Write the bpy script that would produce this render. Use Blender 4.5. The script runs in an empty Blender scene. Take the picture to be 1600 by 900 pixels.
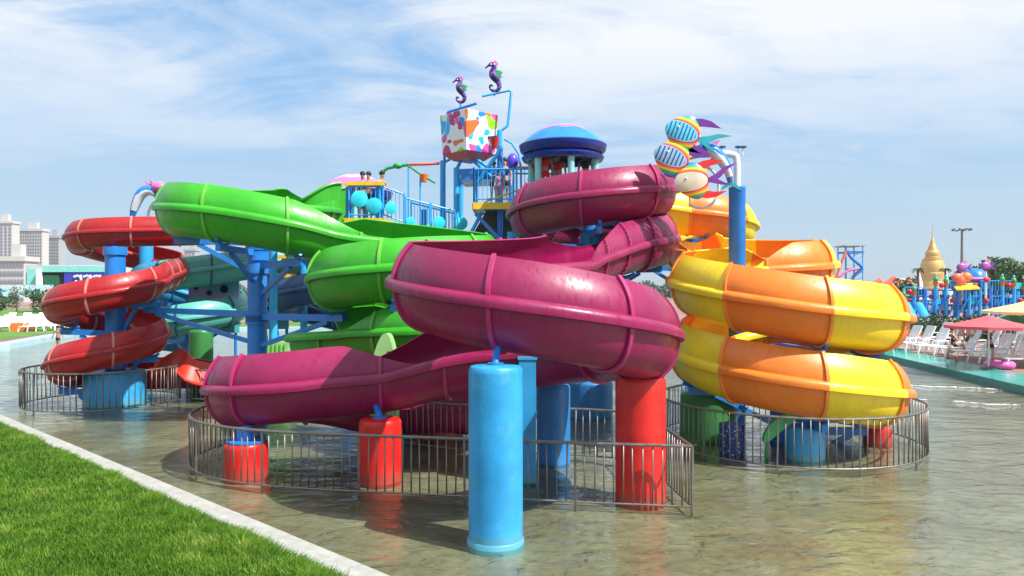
import bpy, bmesh, math, random
import numpy as np
from mathutils import Vector, Matrix
from mathutils.geometry import tessellate_polygon
random.seed(7); RNG = np.random.default_rng(7)
S = bpy.context.scene
COL = S.collection
PI = math.pi
R = math.radians

# ------------------------------------------------------------------ camera
CAMZ = 3.4
F = 26.0/36.0*1600
cam = bpy.data.cameras.new('camera'); co = bpy.data.objects.new('camera', cam); COL.objects.link(co)
co.location = (0, 0, CAMZ); co.rotation_euler = (PI/2, 0, 0)
cam.lens = 26; cam.sensor_width = 36; cam.shift_y = 2/1600
cam.clip_end = 6000; cam.clip_start = .1
S.camera = co
# ------------------------------------------------------------------ world and sun
SUN = Vector((.80, -.50, 1.20)).normalized()
sun_el = math.asin(SUN.z); sun_az = math.atan2(SUN.x, SUN.y)
w = bpy.data.worlds.new('World'); S.world = w; w.use_nodes = True
nt = w.node_tree; nt.nodes.clear()
def N(nt, typ, **kw):
    n = nt.nodes.new(typ)
    for k, v in kw.items():
        if k == 'ins':
            for a, b in v.items(): n.inputs[a].default_value = b
        else: setattr(n, k, v)
    return n
def ramp(nt, stops, interp='LINEAR'):
    r = nt.nodes.new('ShaderNodeValToRGB'); r.color_ramp.interpolation = interp
    e = r.color_ramp.elements
    while len(e) < len(stops): e.new(.5)
    for i, (p, c) in enumerate(stops):
        e[i].position = p; e[i].color = (*c, 1) if len(c) == 3 else c
    return r
L = nt.links.new
sky = N(nt, 'ShaderNodeTexSky', sky_type='NISHITA', sun_disc=False, sun_elevation=sun_el, sun_rotation=sun_az, air_density=1.15, dust_density=1.0, ozone_density=1.5, altitude=0)
tc = N(nt, 'ShaderNodeTexCoord')
sep = N(nt, 'ShaderNodeSeparateXYZ'); L(tc.outputs['Generated'], sep.inputs[0])
mz = N(nt, 'ShaderNodeMath', operation='MAXIMUM', ins={1: .03}); L(sep.outputs['Z'], mz.inputs[0])
az = N(nt, 'ShaderNodeMath', operation='ADD', ins={1: .10}); L(mz.outputs[0], az.inputs[0])
dx = N(nt, 'ShaderNodeMath', operation='DIVIDE'); L(sep.outputs['X'], dx.inputs[0]); L(az.outputs[0], dx.inputs[1])
dy = N(nt, 'ShaderNodeMath', operation='DIVIDE'); L(sep.outputs['Y'], dy.inputs[0]); L(az.outputs[0], dy.inputs[1])
cb = N(nt, 'ShaderNodeCombineXYZ'); L(dx.outputs[0], cb.inputs[0]); L(dy.outputs[0], cb.inputs[1])
mp = N(nt, 'ShaderNodeMapping'); mp.inputs['Rotation'].default_value = (0, 0, R(-14)); mp.inputs['Scale'].default_value = (.55, 1.0, 1); mp.inputs['Location'].default_value = (4.6, 2.9, 0)
L(cb.outputs[0], mp.inputs[0])
n1 = N(nt, 'ShaderNodeTexNoise', ins={'Scale': .50, 'Detail': 10, 'Roughness': .60, 'Distortion': .7}); L(mp.outputs[0], n1.inputs['Vector'])
n2 = N(nt, 'ShaderNodeTexNoise', ins={'Scale': 1.9, 'Detail': 10, 'Roughness': .66, 'Distortion': 1.6}); L(mp.outputs[0], n2.inputs['Vector'])
mx = N(nt, 'ShaderNodeMath', operation='MULTIPLY_ADD', ins={1: .55}); L(n2.outputs[0], mx.inputs[0]); L(n1.outputs[0], mx.inputs[2])
cr = ramp(nt, [(.61, (0, 0, 0)), (.70, (.32, .32, .32)), (.79, (.80, .80, .80)), (.88, (1, 1, 1))]); L(mx.outputs[0], cr.inputs[0])
# pale air low over the horizon, clear blue above, laid over the physical sky
hz = ramp(nt, [(0, (4.6, 5.7, 6.7)), (.10, (3.9, 5.5, 7.1)), (.24, (2.8, 4.9, 7.7)), (.6, (2.2, 4.2, 7.2))]); L(sep.outputs['Z'], hz.inputs[0])
mixh = N(nt, 'ShaderNodeMixRGB', ins={'Fac': .8}); L(sky.outputs[0], mixh.inputs['Color1']); L(hz.outputs[0], mixh.inputs['Color2'])
# cirrus thins out towards the horizon
hf = N(nt, 'ShaderNodeMapRange', ins={'From Min': .09, 'From Max': .31, 'To Min': .0, 'To Max': .95}); L(sep.outputs['Z'], hf.inputs['Value'])
cm = N(nt, 'ShaderNodeMath', operation='MULTIPLY'); L(cr.outputs[0], cm.inputs[0]); L(hf.outputs[0], cm.inputs[1])
mixc = N(nt, 'ShaderNodeMixRGB', ins={'Color2': (7.6, 7.8, 8.0, 1)}); L(cm.outputs[0], mixc.inputs['Fac']); L(mixh.outputs[0], mixc.inputs['Color1'])
mixh = mixc
bg = N(nt, 'ShaderNodeBackground', ins={'Strength': .085}); L(mixh.outputs[0], bg.inputs[0])
wo = N(nt, 'ShaderNodeOutputWorld'); L(bg.outputs[0], wo.inputs[0])
sl = bpy.data.lights.new('sun', 'SUN'); so = bpy.data.objects.new('sun', sl); COL.objects.link(so)
sl.energy = 5.0; sl.angle = R(.5); sl.color = (1, .965, .90)
so.rotation_euler = SUN.to_track_quat('Z', 'Y').to_euler(); so.location = (20, -20, 40)
S.view_settings.view_transform = 'Standard'; S.view_settings.look = 'None'; S.view_settings.exposure = .58; S.view_settings.gamma = 1
S.cycles.max_bounces = 8; S.cycles.transparent_max_bounces = 12

# ------------------------------------------------------------------ materials
MATS = {}
def base(name):
    m = bpy.data.materials.new(name); m.use_nodes = True; MATS[name] = m
    return m, m.node_tree, m.node_tree.nodes['Principled BSDF']
def mat(name, col, rough=.5, metal=0, coat=0, var=.12, scale=3.0, bump=0, bscale=40, spec=.5, dirt=None, dscale=1.2, emis=None):
    m, t, b = base(name)
    tcx = t.nodes.new('ShaderNodeTexCoord'); geo = tcx.outputs['Object']
    no = N(t, 'ShaderNodeTexNoise', ins={'Scale': scale, 'Detail': 6, 'Roughness': .6}); t.links.new(geo, no.inputs['Vector'])
    c0 = tuple(max(0, c*(1-var)) for c in col); c1 = tuple(min(1, c*(1+var)+.01*var) for c in col)
    rr = ramp(t, [(.3, c0), (.7, c1)]); t.links.new(no.outputs[0], rr.inputs[0])
    out = rr.outputs[0]
    if dirt:
        nd = N(t, 'ShaderNodeTexNoise', ins={'Scale': dscale, 'Detail': 8, 'Roughness': .7}); t.links.new(geo, nd.inputs['Vector'])
        rd = ramp(t, [(.52, (0, 0, 0)), (.72, (1, 1, 1))]); t.links.new(nd.outputs[0], rd.inputs[0])
        md = N(t, 'ShaderNodeMixRGB', ins={'Color2': (*dirt[:3], 1)}); mu = N(t, 'ShaderNodeMath', operation='MULTIPLY', ins={1: dirt[3]})
        t.links.new(rd.outputs[0], mu.inputs[0]); t.links.new(mu.outputs[0], md.inputs[0]); t.links.new(out, md.inputs[1]); out = md.outputs[0]
    t.links.new(out, b.inputs['Base Color'])
    rg = N(t, 'ShaderNodeMapRange', ins={'From Min': .3, 'From Max': .7, 'To Min': max(.02, rough*.75), 'To Max': min(1, rough*1.3)})
    t.links.new(no.outputs[0], rg.inputs['Value']); t.links.new(rg.outputs[0], b.inputs['Roughness'])
    b.inputs['Metallic'].default_value = metal; b.inputs['Coat Weight'].default_value = coat; b.inputs['Coat Roughness'].default_value = .15
    b.inputs['Specular IOR Level'].default_value = spec
    if bump:
        nb = N(t, 'ShaderNodeTexNoise', ins={'Scale': bscale, 'Detail': 5}); t.links.new(geo, nb.inputs['Vector'])
        bp = N(t, 'ShaderNodeBump', ins={'Strength': bump, 'Distance': .02}); t.links.new(nb.outputs[0], bp.inputs['Height']); t.links.new(bp.outputs[0], b.inputs['Normal'])
    return m
def fibreglass(name, col, fade, amt=.35, rough=.36):
    """gel coat that has chalked in patches, with faint run marks down the sides, scuffs and ripples"""
    m = mat(name, col, rough=rough, coat=.10, var=.12, scale=1.1, dirt=(*fade, amt), dscale=.8)
    t = m.node_tree; b = t.nodes['Principled BSDF']; tcx = t.nodes['Texture Coordinate']
    src = b.inputs['Base Color'].links[0].from_socket
    mp = N(t, 'ShaderNodeMapping'); mp.inputs['Scale'].default_value = (7, 7, .7); t.links.new(tcx.outputs['Object'], mp.inputs[0])
    ns = N(t, 'ShaderNodeTexNoise', ins={'Scale': 1.6, 'Detail': 6, 'Roughness': .7}); t.links.new(mp.outputs[0], ns.inputs['Vector'])
    rs = ramp(t, [(.50, (0, 0, 0)), (.78, (.40, .40, .40))]); t.links.new(ns.outputs[0], rs.inputs[0])
    m1 = N(t, 'ShaderNodeMixRGB', ins={'Color2': (*[q*.45 for q in col], 1)}); t.links.new(rs.outputs[0], m1.inputs[0]); t.links.new(src, m1.inputs[1])
    nf = N(t, 'ShaderNodeTexNoise', ins={'Scale': 26, 'Detail': 4, 'Roughness': .8}); t.links.new(tcx.outputs['Object'], nf.inputs['Vector'])
    rf = ramp(t, [(.66, (0, 0, 0)), (.74, (.30, .30, .30))]); t.links.new(nf.outputs[0], rf.inputs[0])
    m2 = N(t, 'ShaderNodeMixRGB', ins={'Color2': (*fade, 1)}); t.links.new(rf.outputs[0], m2.inputs[0]); t.links.new(m1.outputs[0], m2.inputs[1]); t.links.new(m2.outputs[0], b.inputs['Base Color'])
    rr = N(t, 'ShaderNodeMapRange', ins={'From Min': .35, 'From Max': .75, 'To Min': rough*.7, 'To Max': rough*1.9}); t.links.new(ns.outputs[0], rr.inputs['Value']); t.links.new(rr.outputs[0], b.inputs['Roughness'])
    nb = N(t, 'ShaderNodeTexNoise', ins={'Scale': 2.2, 'Detail': 3}); t.links.new(tcx.outputs['Object'], nb.inputs['Vector'])
    bp = N(t, 'ShaderNodeBump', ins={'Strength': .25, 'Distance': .03}); t.links.new(nb.outputs[0], bp.inputs['Height']); t.links.new(bp.outputs[0], b.inputs['Normal']); t.links.new(bp.outputs[0], b.inputs['Coat Normal'])
    return m
def waterline(m, col, top=.16):
    """scale and algae left just above the water, with a ragged upper edge"""
    t = m.node_tree; b = t.nodes['Principled BSDF']; tcx = t.nodes['Texture Coordinate']; src = b.inputs['Base Color'].links[0].from_socket
    sp = t.nodes.new('ShaderNodeSeparateXYZ'); t.links.new(tcx.outputs['Object'], sp.inputs[0])
    n = N(t, 'ShaderNodeTexNoise', ins={'Scale': 9, 'Detail': 7}); t.links.new(tcx.outputs['Object'], n.inputs['Vector'])
    a = N(t, 'ShaderNodeMath', operation='MULTIPLY_ADD', ins={1: -.30}); t.links.new(n.outputs[0], a.inputs[0]); t.links.new(sp.outputs['Z'], a.inputs[2])
    r = N(t, 'ShaderNodeMapRange', ins={'From Min': top-.20, 'From Max': top-.10, 'To Min': .65, 'To Max': 0}); t.links.new(a.outputs[0], r.inputs['Value'])
    mx_ = N(t, 'ShaderNodeMixRGB', ins={'Color2': (*col, 1)}); t.links.new(r.outputs[0], mx_.inputs[0]); t.links.new(src, mx_.inputs[1]); t.links.new(mx_.outputs[0], b.inputs['Base Color'])
M = {}
M['magenta'] = fibreglass('magenta_gelcoat', (.25, .003, .066), (.38, .04, .13), .4)
M['magenta_rib'] = mat('magenta_rib', (.40, .02, .13), rough=.4, coat=.1)
M['green'] = fibreglass('green_gelcoat', (.030, .36, .007), (.11, .44, .045), .35)
M['green_rib'] = mat('green_rib', (.14, .48, .05), rough=.4)
M['red'] = fibreglass('red_gelcoat', (.36, .005, .007), (.44, .035, .03), .35)
M['red_rib'] = mat('red_rib', (.60, .20, .15), rough=.4)
M['yellow'] = fibreglass('yellow_gelcoat', (.86, .62, .012), (.88, .72, .14), .3)
M['orange'] = fibreglass('orange_gelcoat', (.80, .20, .014), (.82, .34, .08), .3)
M['orange_rib'] = mat('orange_rib', (.80, .26, .03), rough=.4)
M['teal'] = fibreglass('teal_gelcoat', (.10, .45, .38), (.25, .55, .48), .4)
M['blue_slide'] = fibreglass('blue_gelcoat', (.03, .30, .50), (.12, .42, .55), .4)
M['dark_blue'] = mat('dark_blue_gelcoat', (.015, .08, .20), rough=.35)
M['pole_blue'] = mat('blue_painted_steel', (.012, .20, .66), rough=.38, coat=.15, var=.15, dirt=(.10, .25, .50, .4))
M['sky_blue'] = mat('light_blue_painted_steel', (.03, .38, .80), rough=.4, var=.12)
M['pillar_blue'] = mat('light_blue_fibreglass_pillar', (.02, .29, .60), rough=.42, var=.20, scale=1.4, dirt=(.09, .38, .60, .7), dscale=2.2, bump=.12, bscale=14)
M['pillar_shaded'] = mat('shaded_blue_fibreglass_pillar', (.018, .17, .46), rough=.42, var=.16, scale=1.6, dirt=(.06, .26, .50, .5), dscale=2.2)  # pillar blue darkened: shade of the magenta slide put into the colour
M['pillar_red'] = mat('red_fibreglass_pillar', (.60, .012, .008), rough=.35, var=.10, dirt=(.70, .10, .06, .5), dscale=1.8, bump=.1, bscale=14)
waterline(M['pillar_blue'], (.10, .30, .32)); waterline(M['pillar_red'], (.30, .06, .04))
M['pillar_green'] = mat('green_fibreglass_pillar', (.035, .20, .045), rough=.4, var=.12)
M['red_sunlit'] = mat('sunlit_red_gelcoat', (.62, .035, .015), rough=.35)  # red lightened: sunlight inside the exit scoop put into the colour
M['leaf_green'] = mat('light_green_fibreglass', (.30, .55, .20), rough=.4)
M['bolt'] = mat('galvanised_bolt', (.55, .55, .55), rough=.35, metal=.7)
M['steel'] = mat('stainless_fence_steel', (.22, .20, .18), rough=.42, metal=.7, var=.2, scale=6, dirt=(.20, .15, .11, .6), dscale=3)
M['dark_steel'] = mat('weathered_fence_steel', (.22, .21, .20), rough=.5, metal=.6, var=.25, scale=6)
M['curb'] = mat('white_concrete_kerb', (.36, .36, .335), rough=.85, var=.14, scale=5, dirt=(.24, .23, .17, .7), dscale=3.5, bump=.4, bscale=60)
M['curb_blue'] = mat('pale_blue_pool_coping', (.36, .52, .58), rough=.6, var=.1, dirt=(.25, .33, .35, .6))
M['white'] = mat('white_plastic', (.78, .78, .80), rough=.4, var=.05)
M['white_pipe'] = mat('white_painted_pipe', (.72, .74, .76), rough=.4)
M['yellow_paint'] = mat('yellow_painted_trim', (.85, .50, .02), rough=.45)
M['aqua'] = mat('aqua_fibreglass', (.02, .52, .62), rough=.35)
M['aqua_disc'] = mat('aqua_disc', (.03, .62, .80), rough=.25)
M['pale_teal'] = mat('pale_teal_column', (.25, .62, .62), rough=.4)
M['pink'] = mat('pink_fibreglass', (.75, .16, .42), rough=.35)
M['purple'] = mat('purple_fibreglass', (.16, .03, .30), rough=.3)
M['navy'] = mat('navy_fibreglass', (.01, .04, .28), rough=.3)
M['mid_blue'] = mat('mid_blue_fibreglass', (.02, .22, .66), rough=.28)
M['black'] = mat('matt_black', (.012, .012, .014), rough=.8)
M['red_paint'] = mat('red_paint', (.66, .02, .02), rough=.4)
M['orange_paint'] = mat('orange_paint', (.85, .20, .02), rough=.45)
M['coral'] = mat('coral_paint', (.75, .14, .10), rough=.45)
M['green_paint'] = mat('green_paint', (.04, .35, .10), rough=.45)
M['wood'] = mat('dark_weathered_net', (.10, .095, .07), rough=.9, var=.4, scale=2, bump=.4, bscale=10)
M['white_fish'] = mat('white_fish_skin', (.70, .74, .78), rough=.3)
M['fin_teal'] = mat('teal_fin', (.02, .35, .42), rough=.3)

# ------------------------------------------------------------------ building helpers
WL = {}
def tag(o, label=None, cat=None, group=None, kind=None):
    if label: o['label'] = label
    if cat: o['category'] = cat
    if group: o['group'] = group
    if kind: o['kind'] = kind
    return o
def thing(name, label, cat, loc=(0, 0, 0), group=None, rz=0):
    o = bpy.data.objects.new(name, None); COL.objects.link(o); o.location = loc; o.rotation_euler = (0, 0, rz)
    o.empty_display_size = .2
    WL[o.name] = Vector(loc)
    return tag(o, label, cat, group)
def at(px, py, Y):
    return Vector(((px-800)*Y/F, Y, CAMZ-(py-452)*Y/F))
class MB:
    def __init__(s): s.v = []; s.f = []; s.mi = []
    def add(s, v, f, mi=0):
        o = len(s.v); s.v += [tuple(p) for p in v]; s.f += [tuple(i+o for i in q) for q in f]; s.mi += [mi]*len(f); return s
    def box(s, c, d, rz=0, mi=0):
        x, y, z = [q/2 for q in d]; ca, sa = math.cos(rz), math.sin(rz)
        v = [(c[0]+a*x*ca-b*y*sa, c[1]+a*x*sa+b*y*ca, c[2]+e*z) for e in (-1, 1) for a, b in ((-1, -1), (1, -1), (1, 1), (-1, 1))]
        return s.add(v, [(0, 3, 2, 1), (4, 5, 6, 7), (0, 1, 5, 4), (1, 2, 6, 5), (2, 3, 7, 6), (3, 0, 4, 7)], mi)
    def beam(s, p, q, wd, ht, mi=0):
        p = Vector(p); q = Vector(q); t = (q-p).normalized(); up = Vector((0, 0, 1)) if abs(t.z) < .95 else Vector((0, 1, 0))
        a = t.cross(up).normalized()*wd/2; b = a.cross(t).normalized()*ht/2
        v = [e+sa*a+sb*b for e in (p, q) for sa, sb in ((-1, -1), (1, -1), (1, 1), (-1, 1))]
        return s.add(v, [(0, 3, 2, 1), (4, 5, 6, 7), (0, 1, 5, 4), (1, 2, 6, 5), (2, 3, 7, 6), (3, 0, 4, 7)], mi)
    def tube(s, pts, r, n=8, mi=0, cap=True, flat=None):
        pts = [Vector(p) for p in pts]; m = len(pts)
        rs = [float(q) for q in r] if hasattr(r, '__len__') else [r]*m
        t0 = (pts[1]-pts[0]).normalized(); ref = Vector((0, 0, 1)) if abs(t0.z) < .9 else Vector((0, 1, 0))
        a = t0.cross(ref).normalized(); v = []
        for i in range(m):
            t = (pts[min(i+1, m-1)]-pts[max(i-1, 0)]).normalized()
            a = (a-t*a.dot(t)).normalized(); b = t.cross(a)
            fl = 1 if flat is None else flat
            for k in range(n):
                th = 2*PI*k/n; v.append(pts[i]+rs[i]*(a*math.cos(th)*fl+b*math.sin(th)))
        f = [(i*n+k, i*n+(k+1) % n, (i+1)*n+(k+1) % n, (i+1)*n+k) for i in range(m-1) for k in range(n)]
        if cap: f += [tuple(range(n-1, -1, -1)), tuple(range((m-1)*n, m*n))]
        return s.add(v, f, mi)
    def bar(s, p, q, r, n=8, r2=None, mi=0): return s.tube([p, q], [r, r if r2 is None else r2], n, mi)
    def lathe(s, c, prof, n=24, mi=0, cap=True):
        v = [(c[0]+r*math.cos(2*PI*k/n), c[1]+r*math.sin(2*PI*k/n), c[2]+z) for r, z in prof for k in range(n)]
        m = len(prof); f = [(i*n+k, i*n+(k+1) % n, (i+1)*n+(k+1) % n, (i+1)*n+k) for i in range(m-1) for k in range(n)]
        if cap: f += [tuple(range(n-1, -1, -1)), tuple(range((m-1)*n, m*n))]
        return s.add(v, f, mi)
    def ball(s, c, r, n=12, mi=0, sc=(1, 1, 1), rot=None):
        v = []; rings = max(5, n//2+1)
        for i in range(rings+1):
            ph = PI*i/rings
            for k in range(n):
                th = 2*PI*k/n; p = Vector((math.sin(ph)*math.cos(th)*sc[0], math.sin(ph)*math.sin(th)*sc[1], math.cos(ph)*sc[2]))*r
                if rot: p = rot @ p
                v.append(Vector(c)+p)
        f = [(i*n+k, (i+1)*n+k, (i+1)*n+(k+1) % n, i*n+(k+1) % n) for i in range(rings) for k in range(n)]
        return s.add(v, f, mi)
    def prism(s, poly, z0, z1, mi=0):
        n = len(poly); v = [(x, y, z0) for x, y in poly]+[(x, y, z1) for x, y in poly]
        f = [tuple(range(n-1, -1, -1)), tuple(range(n, 2*n))]+[(i, (i+1) % n, n+(i+1) % n, n+i) for i in range(n)]
        return s.add(v, f, mi)
    def plate(s, pts, nrm, th, mi=0):
        """flat outline given in 3-D, given a thickness along nrm"""
        nrm = Vector(nrm).normalized()*th/2; n = len(pts)
        v = [Vector(p)-nrm for p in pts]+[Vector(p)+nrm for p in pts]
        f = [tuple(range(n-1, -1, -1)), tuple(range(n, 2*n))]+[(i, (i+1) % n, n+(i+1) % n, n+i) for i in range(n)]
        return s.add(v, f, mi)
    def mesh(s, name, off=None):
        v = s.v if off is None else [(p[0]-off[0], p[1]-off[1], p[2]-off[2]) for p in s.v]
        me = bpy.data.meshes.new(name); me.from_pydata(v, [], s.f)
        bm = bmesh.new(); bm.from_mesh(me); bmesh.ops.remove_doubles(bm, verts=bm.verts, dist=.0002); bmesh.ops.recalc_face_normals(bm, faces=bm.faces); bm.to_mesh(me); bm.free()
        return me
    def build(s, name, m, parent=None, smooth=True, local=False, ang=40):
        off = None
        if parent is not None and not local: off = WL[parent.name]
        me = s.mesh(name, off)
        for q in (m if isinstance(m, (list, tuple)) else [m]): me.materials.append(M[q] if isinstance(q, str) else q)
        if smooth:
            me.shade_smooth()
            try: me.set_sharp_from_angle(angle=R(ang))
            except Exception: pass
        o = bpy.data.objects.new(name, me); COL.objects.link(o)
        if parent is not None: o.parent = parent
        WL[o.name] = off if off is not None else Vector((0, 0, 0))
        return o
def part(name, me, parent, loc=(0, 0, 0)):
    o = bpy.data.objects.new(name, me); COL.objects.link(o); o.parent = parent; o.location = loc; return o
def copy_tree(o, parent=None):
    c = o.copy(); COL.objects.link(c)
    if parent is not None: c.parent = parent
    WL[c.name] = WL.get(o.name, Vector((0, 0, 0)))
    for ch in list(o.children): copy_tree(ch, c)
    return c
def chaikin(pts, it=2, closed=False):
    for _ in range(it):
        out = []
        n = len(pts)
        for i in range(n if closed else n-1):
            p = Vector(pts[i]); q = Vector(pts[(i+1) % n]); out += [p*.75+q*.25, p*.25+q*.75]
        if not closed: out = [Vector(pts[0])]+out+[Vector(pts[-1])]
        pts = out
    return pts
# ------------------------------------------------------------------ ground, pool, lawn
POOL = [(12, -4), (17, -4), (16.9, 12), (16.7, 24), (18.1, 35.7), (20, 46), (15, 58), (0, 61), (-20, 61), (-33.5, 57.7), (-31, 48), (-29.4, 42), (-31, 38.5), (-34, 37.75)]
def ground_mat():
    m, t, b = base('brick_paving_ground'); tc = t.nodes.new('ShaderNodeTexCoord')
    n = N(t, 'ShaderNodeTexNoise', ins={'Scale': .03, 'Detail': 8}); t.links.new(tc.outputs['Object'], n.inputs['Vector'])
    r = ramp(t, [(.35, (.30, .16, .13)), (.6, (.40, .25, .21))]); t.links.new(n.outputs[0], r.inputs[0])
    n2 = N(t, 'ShaderNodeTexNoise', ins={'Scale': 3, 'Detail': 8}); t.links.new(tc.outputs['Object'], n2.inputs['Vector'])
    mxx = N(t, 'ShaderNodeMixRGB', blend_type='MULTIPLY', ins={'Fac': .5}); t.links.new(r.outputs[0], mxx.inputs[1]); t.links.new(n2.outputs[0], mxx.inputs[2])
    t.links.new(mxx.outputs[0], b.inputs['Base Color']); b.inputs['Roughness'].default_value = .85
    return m
M['paving'] = ground_mat()
def tess(outer, holes, z, name, m, kind='structure'):
    loops = [[Vector((x, y, 0)) for x, y in outer]]+[[Vector((x, y, 0)) for x, y in h] for h in holes]
    flat = [p for lp in loops for p in lp]
    tri = tessellate_polygon(loops)
    me = bpy.data.meshes.new(name); me.from_pydata([(p.x, p.y, z) for p in flat], [], [tuple(t) for t in tri])
    bm = bmesh.new(); bm.from_mesh(me)
    bmesh.ops.recalc_face_normals(bm, faces=bm.faces)
    for f in bm.faces:
        if f.normal.z < 0: f.normal_flip()
    bm.to_mesh(me); bm.free()
    me.materials.append(m); o = bpy.data.objects.new(name, me); COL.objects.link(o); tag(o, kind=kind); return o
GZ = .22
tess([(-3000, -200), (3000, -200), (3000, 5000), (-3000, 5000)], [POOL], GZ, 'ground', M['paving'])
def floor_mat():
    m, t, b = base('pool_floor_paint'); tc = t.nodes.new('ShaderNodeTexCoord')
    n = N(t, 'ShaderNodeTexNoise', ins={'Scale': .5, 'Detail': 9, 'Roughness': .65}); t.links.new(tc.outputs['Object'], n.inputs['Vector'])
    r = ramp(t, [(.28, (.16, .14, .10)), (.50, (.235, .225, .165)), (.72, (.34, .33, .27))]); t.links.new(n.outputs[0], r.inputs[0])
    n2 = N(t, 'ShaderNodeTexNoise', ins={'Scale': 7, 'Detail': 6}); t.links.new(tc.outputs['Object'], n2.inputs['Vector'])
    mxx = N(t, 'ShaderNodeMixRGB', blend_type='OVERLAY', ins={'Fac': .45}); t.links.new(r.outputs[0], mxx.inputs[1]); t.links.new(n2.outputs[0], mxx.inputs[2])
    t.links.new(mxx.outputs[0], b.inputs['Base Color']); b.inputs['Roughness'].default_value = .8
    return m
M['pool_floor'] = floor_mat()
pf = MB(); pf.add([(-40, -10, -.07), (25, -10, -.07), (25, 66, -.07), (-40, 66, -.07)], [(0, 1, 2, 3)])
tag(pf.build('pool_floor', 'pool_floor', smooth=False), kind='structure')
pw = MB()
for i in range(len(POOL)):
    p = POOL[i]; q = POOL[(i+1) % len(POOL)]
    if i == len(POOL)-1: continue
    pw.add([(p[0], p[1], -.30), (q[0], q[1], -.30), (q[0], q[1], GZ-.004), (p[0], p[1], GZ-.004)], [(0, 1, 2, 3)])
tag(pw.build('pool_wall', 'curb_blue', smooth=False), kind='structure')
def water_mat():
    m = bpy.data.materials.new('pool_water'); m.use_nodes = True; t = m.node_tree; t.nodes.clear(); MATS['w'] = m
    tc = t.nodes.new('ShaderNodeTexCoord')
    mp = N(t, 'ShaderNodeMapping'); mp.inputs['Scale'].default_value = (.75, 1.15, 1); mp.inputs['Rotation'].default_value = (0, 0, R(12)); t.links.new(tc.outputs['Object'], mp.inputs[0])
    a = N(t, 'ShaderNodeTexNoise', ins={'Scale': 1.5, 'Detail': 3, 'Roughness': .5, 'Distortion': .6}); t.links.new(mp.outputs[0], a.inputs['Vector'])
    c = N(t, 'ShaderNodeTexNoise', ins={'Scale': 5.5, 'Detail': 4, 'Roughness': .55, 'Distortion': 1.0}); t.links.new(mp.outputs[0], c.inputs['Vector'])
    ad = N(t, 'ShaderNodeMath', operation='MULTIPLY_ADD', ins={1: .28}); t.links.new(c.outputs[0], ad.inputs[0]); t.links.new(a.outputs[0], ad.inputs[2])
    bp = N(t, 'ShaderNodeBump', ins={'Strength': 1.0, 'Distance': .06}); t.links.new(ad.outputs[0], bp.inputs['Height'])
    fr = N(t, 'ShaderNodeFresnel', ins={'IOR': 1.42}); t.links.new(bp.outputs[0], fr.inputs['Normal'])
    gl = N(t, 'ShaderNodeBsdfGlossy', ins={'Roughness': .025, 'Color': (1, 1, 1, 1)}); t.links.new(bp.outputs[0], gl.inputs['Normal'])
    tr = N(t, 'ShaderNodeBsdfTransparent', ins={'Color': (.80, .84, .73, 1)})
    df = N(t, 'ShaderNodeBsdfDiffuse', ins={'Color': (.20, .20, .13, 1)})
    m0 = N(t, 'ShaderNodeMixShader', ins={0: .06}); t.links.new(tr.outputs[0], m0.inputs[1]); t.links.new(df.outputs[0], m0.inputs[2])
    ms = t.nodes.new('ShaderNodeMixShader'); t.links.new(fr.outputs[0], ms.inputs[0]); t.links.new(m0.outputs[0], ms.inputs[1]); t.links.new(gl.outputs[0], ms.inputs[2])
    o = t.nodes.new('ShaderNodeOutputMaterial'); t.links.new(ms.outputs[0], o.inputs[0])
    return m
M['water'] = water_mat()
tess(POOL, [], 0.0, 'water', M['water'])
# teal painted edge strip and deck at the right
def strip(pts, off0, off1, z0, z1, name, m, kind='structure'):
    """a strip running along pts, from off0 to off1 to its right, standing from z0 to z1"""
    P = [Vector((x, y, 0)) for x, y in pts]; mb = MB(); n = len(P); a = []; b = []
    for i in range(n):
        t = (P[min(i+1, n-1)]-P[max(i-1, 0)]).normalized(); r = Vector((t.y, -t.x, 0)); a.append(P[i]+r*off0); b.append(P[i]+r*off1)
    v = []
    for i in range(n): v += [(a[i].x, a[i].y, z0), (a[i].x, a[i].y, z1), (b[i].x, b[i].y, z1), (b[i].x, b[i].y, z0)]
    f = [(i*4+k, i*4+(k+1) % 4, i*4+4+(k+1) % 4, i*4+4+k) for i in range(n-1) for k in range(4)]+[(0, 1, 2, 3), (n*4-4, n*4-1, n*4-2, n*4-3)]
    mb.add(v, f); return tag(mb.build(name, m, smooth=False), kind=kind)
M['teal_paint'] = mat('teal_wet_deck_paint', (.01, .36, .28), rough=.18, var=.15, scale=1.2, dirt=(.03, .45, .38, .6))
strip([(17, -4), (16.9, 12), (16.7, 24), (18.1, 35.7), (20, 46)], 0, 1.9, -.25, GZ+.02, 'teal_deck_path', 'teal_paint')
strip([(0, 61), (-20, 61), (-33.5, 57.7), (-31, 48), (-29.4, 42), (-31, 38.5), (-34, 37.75)][::-1], -.02, .9, -.25, GZ+.10, 'pool_coping_path', 'curb_blue')
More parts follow.
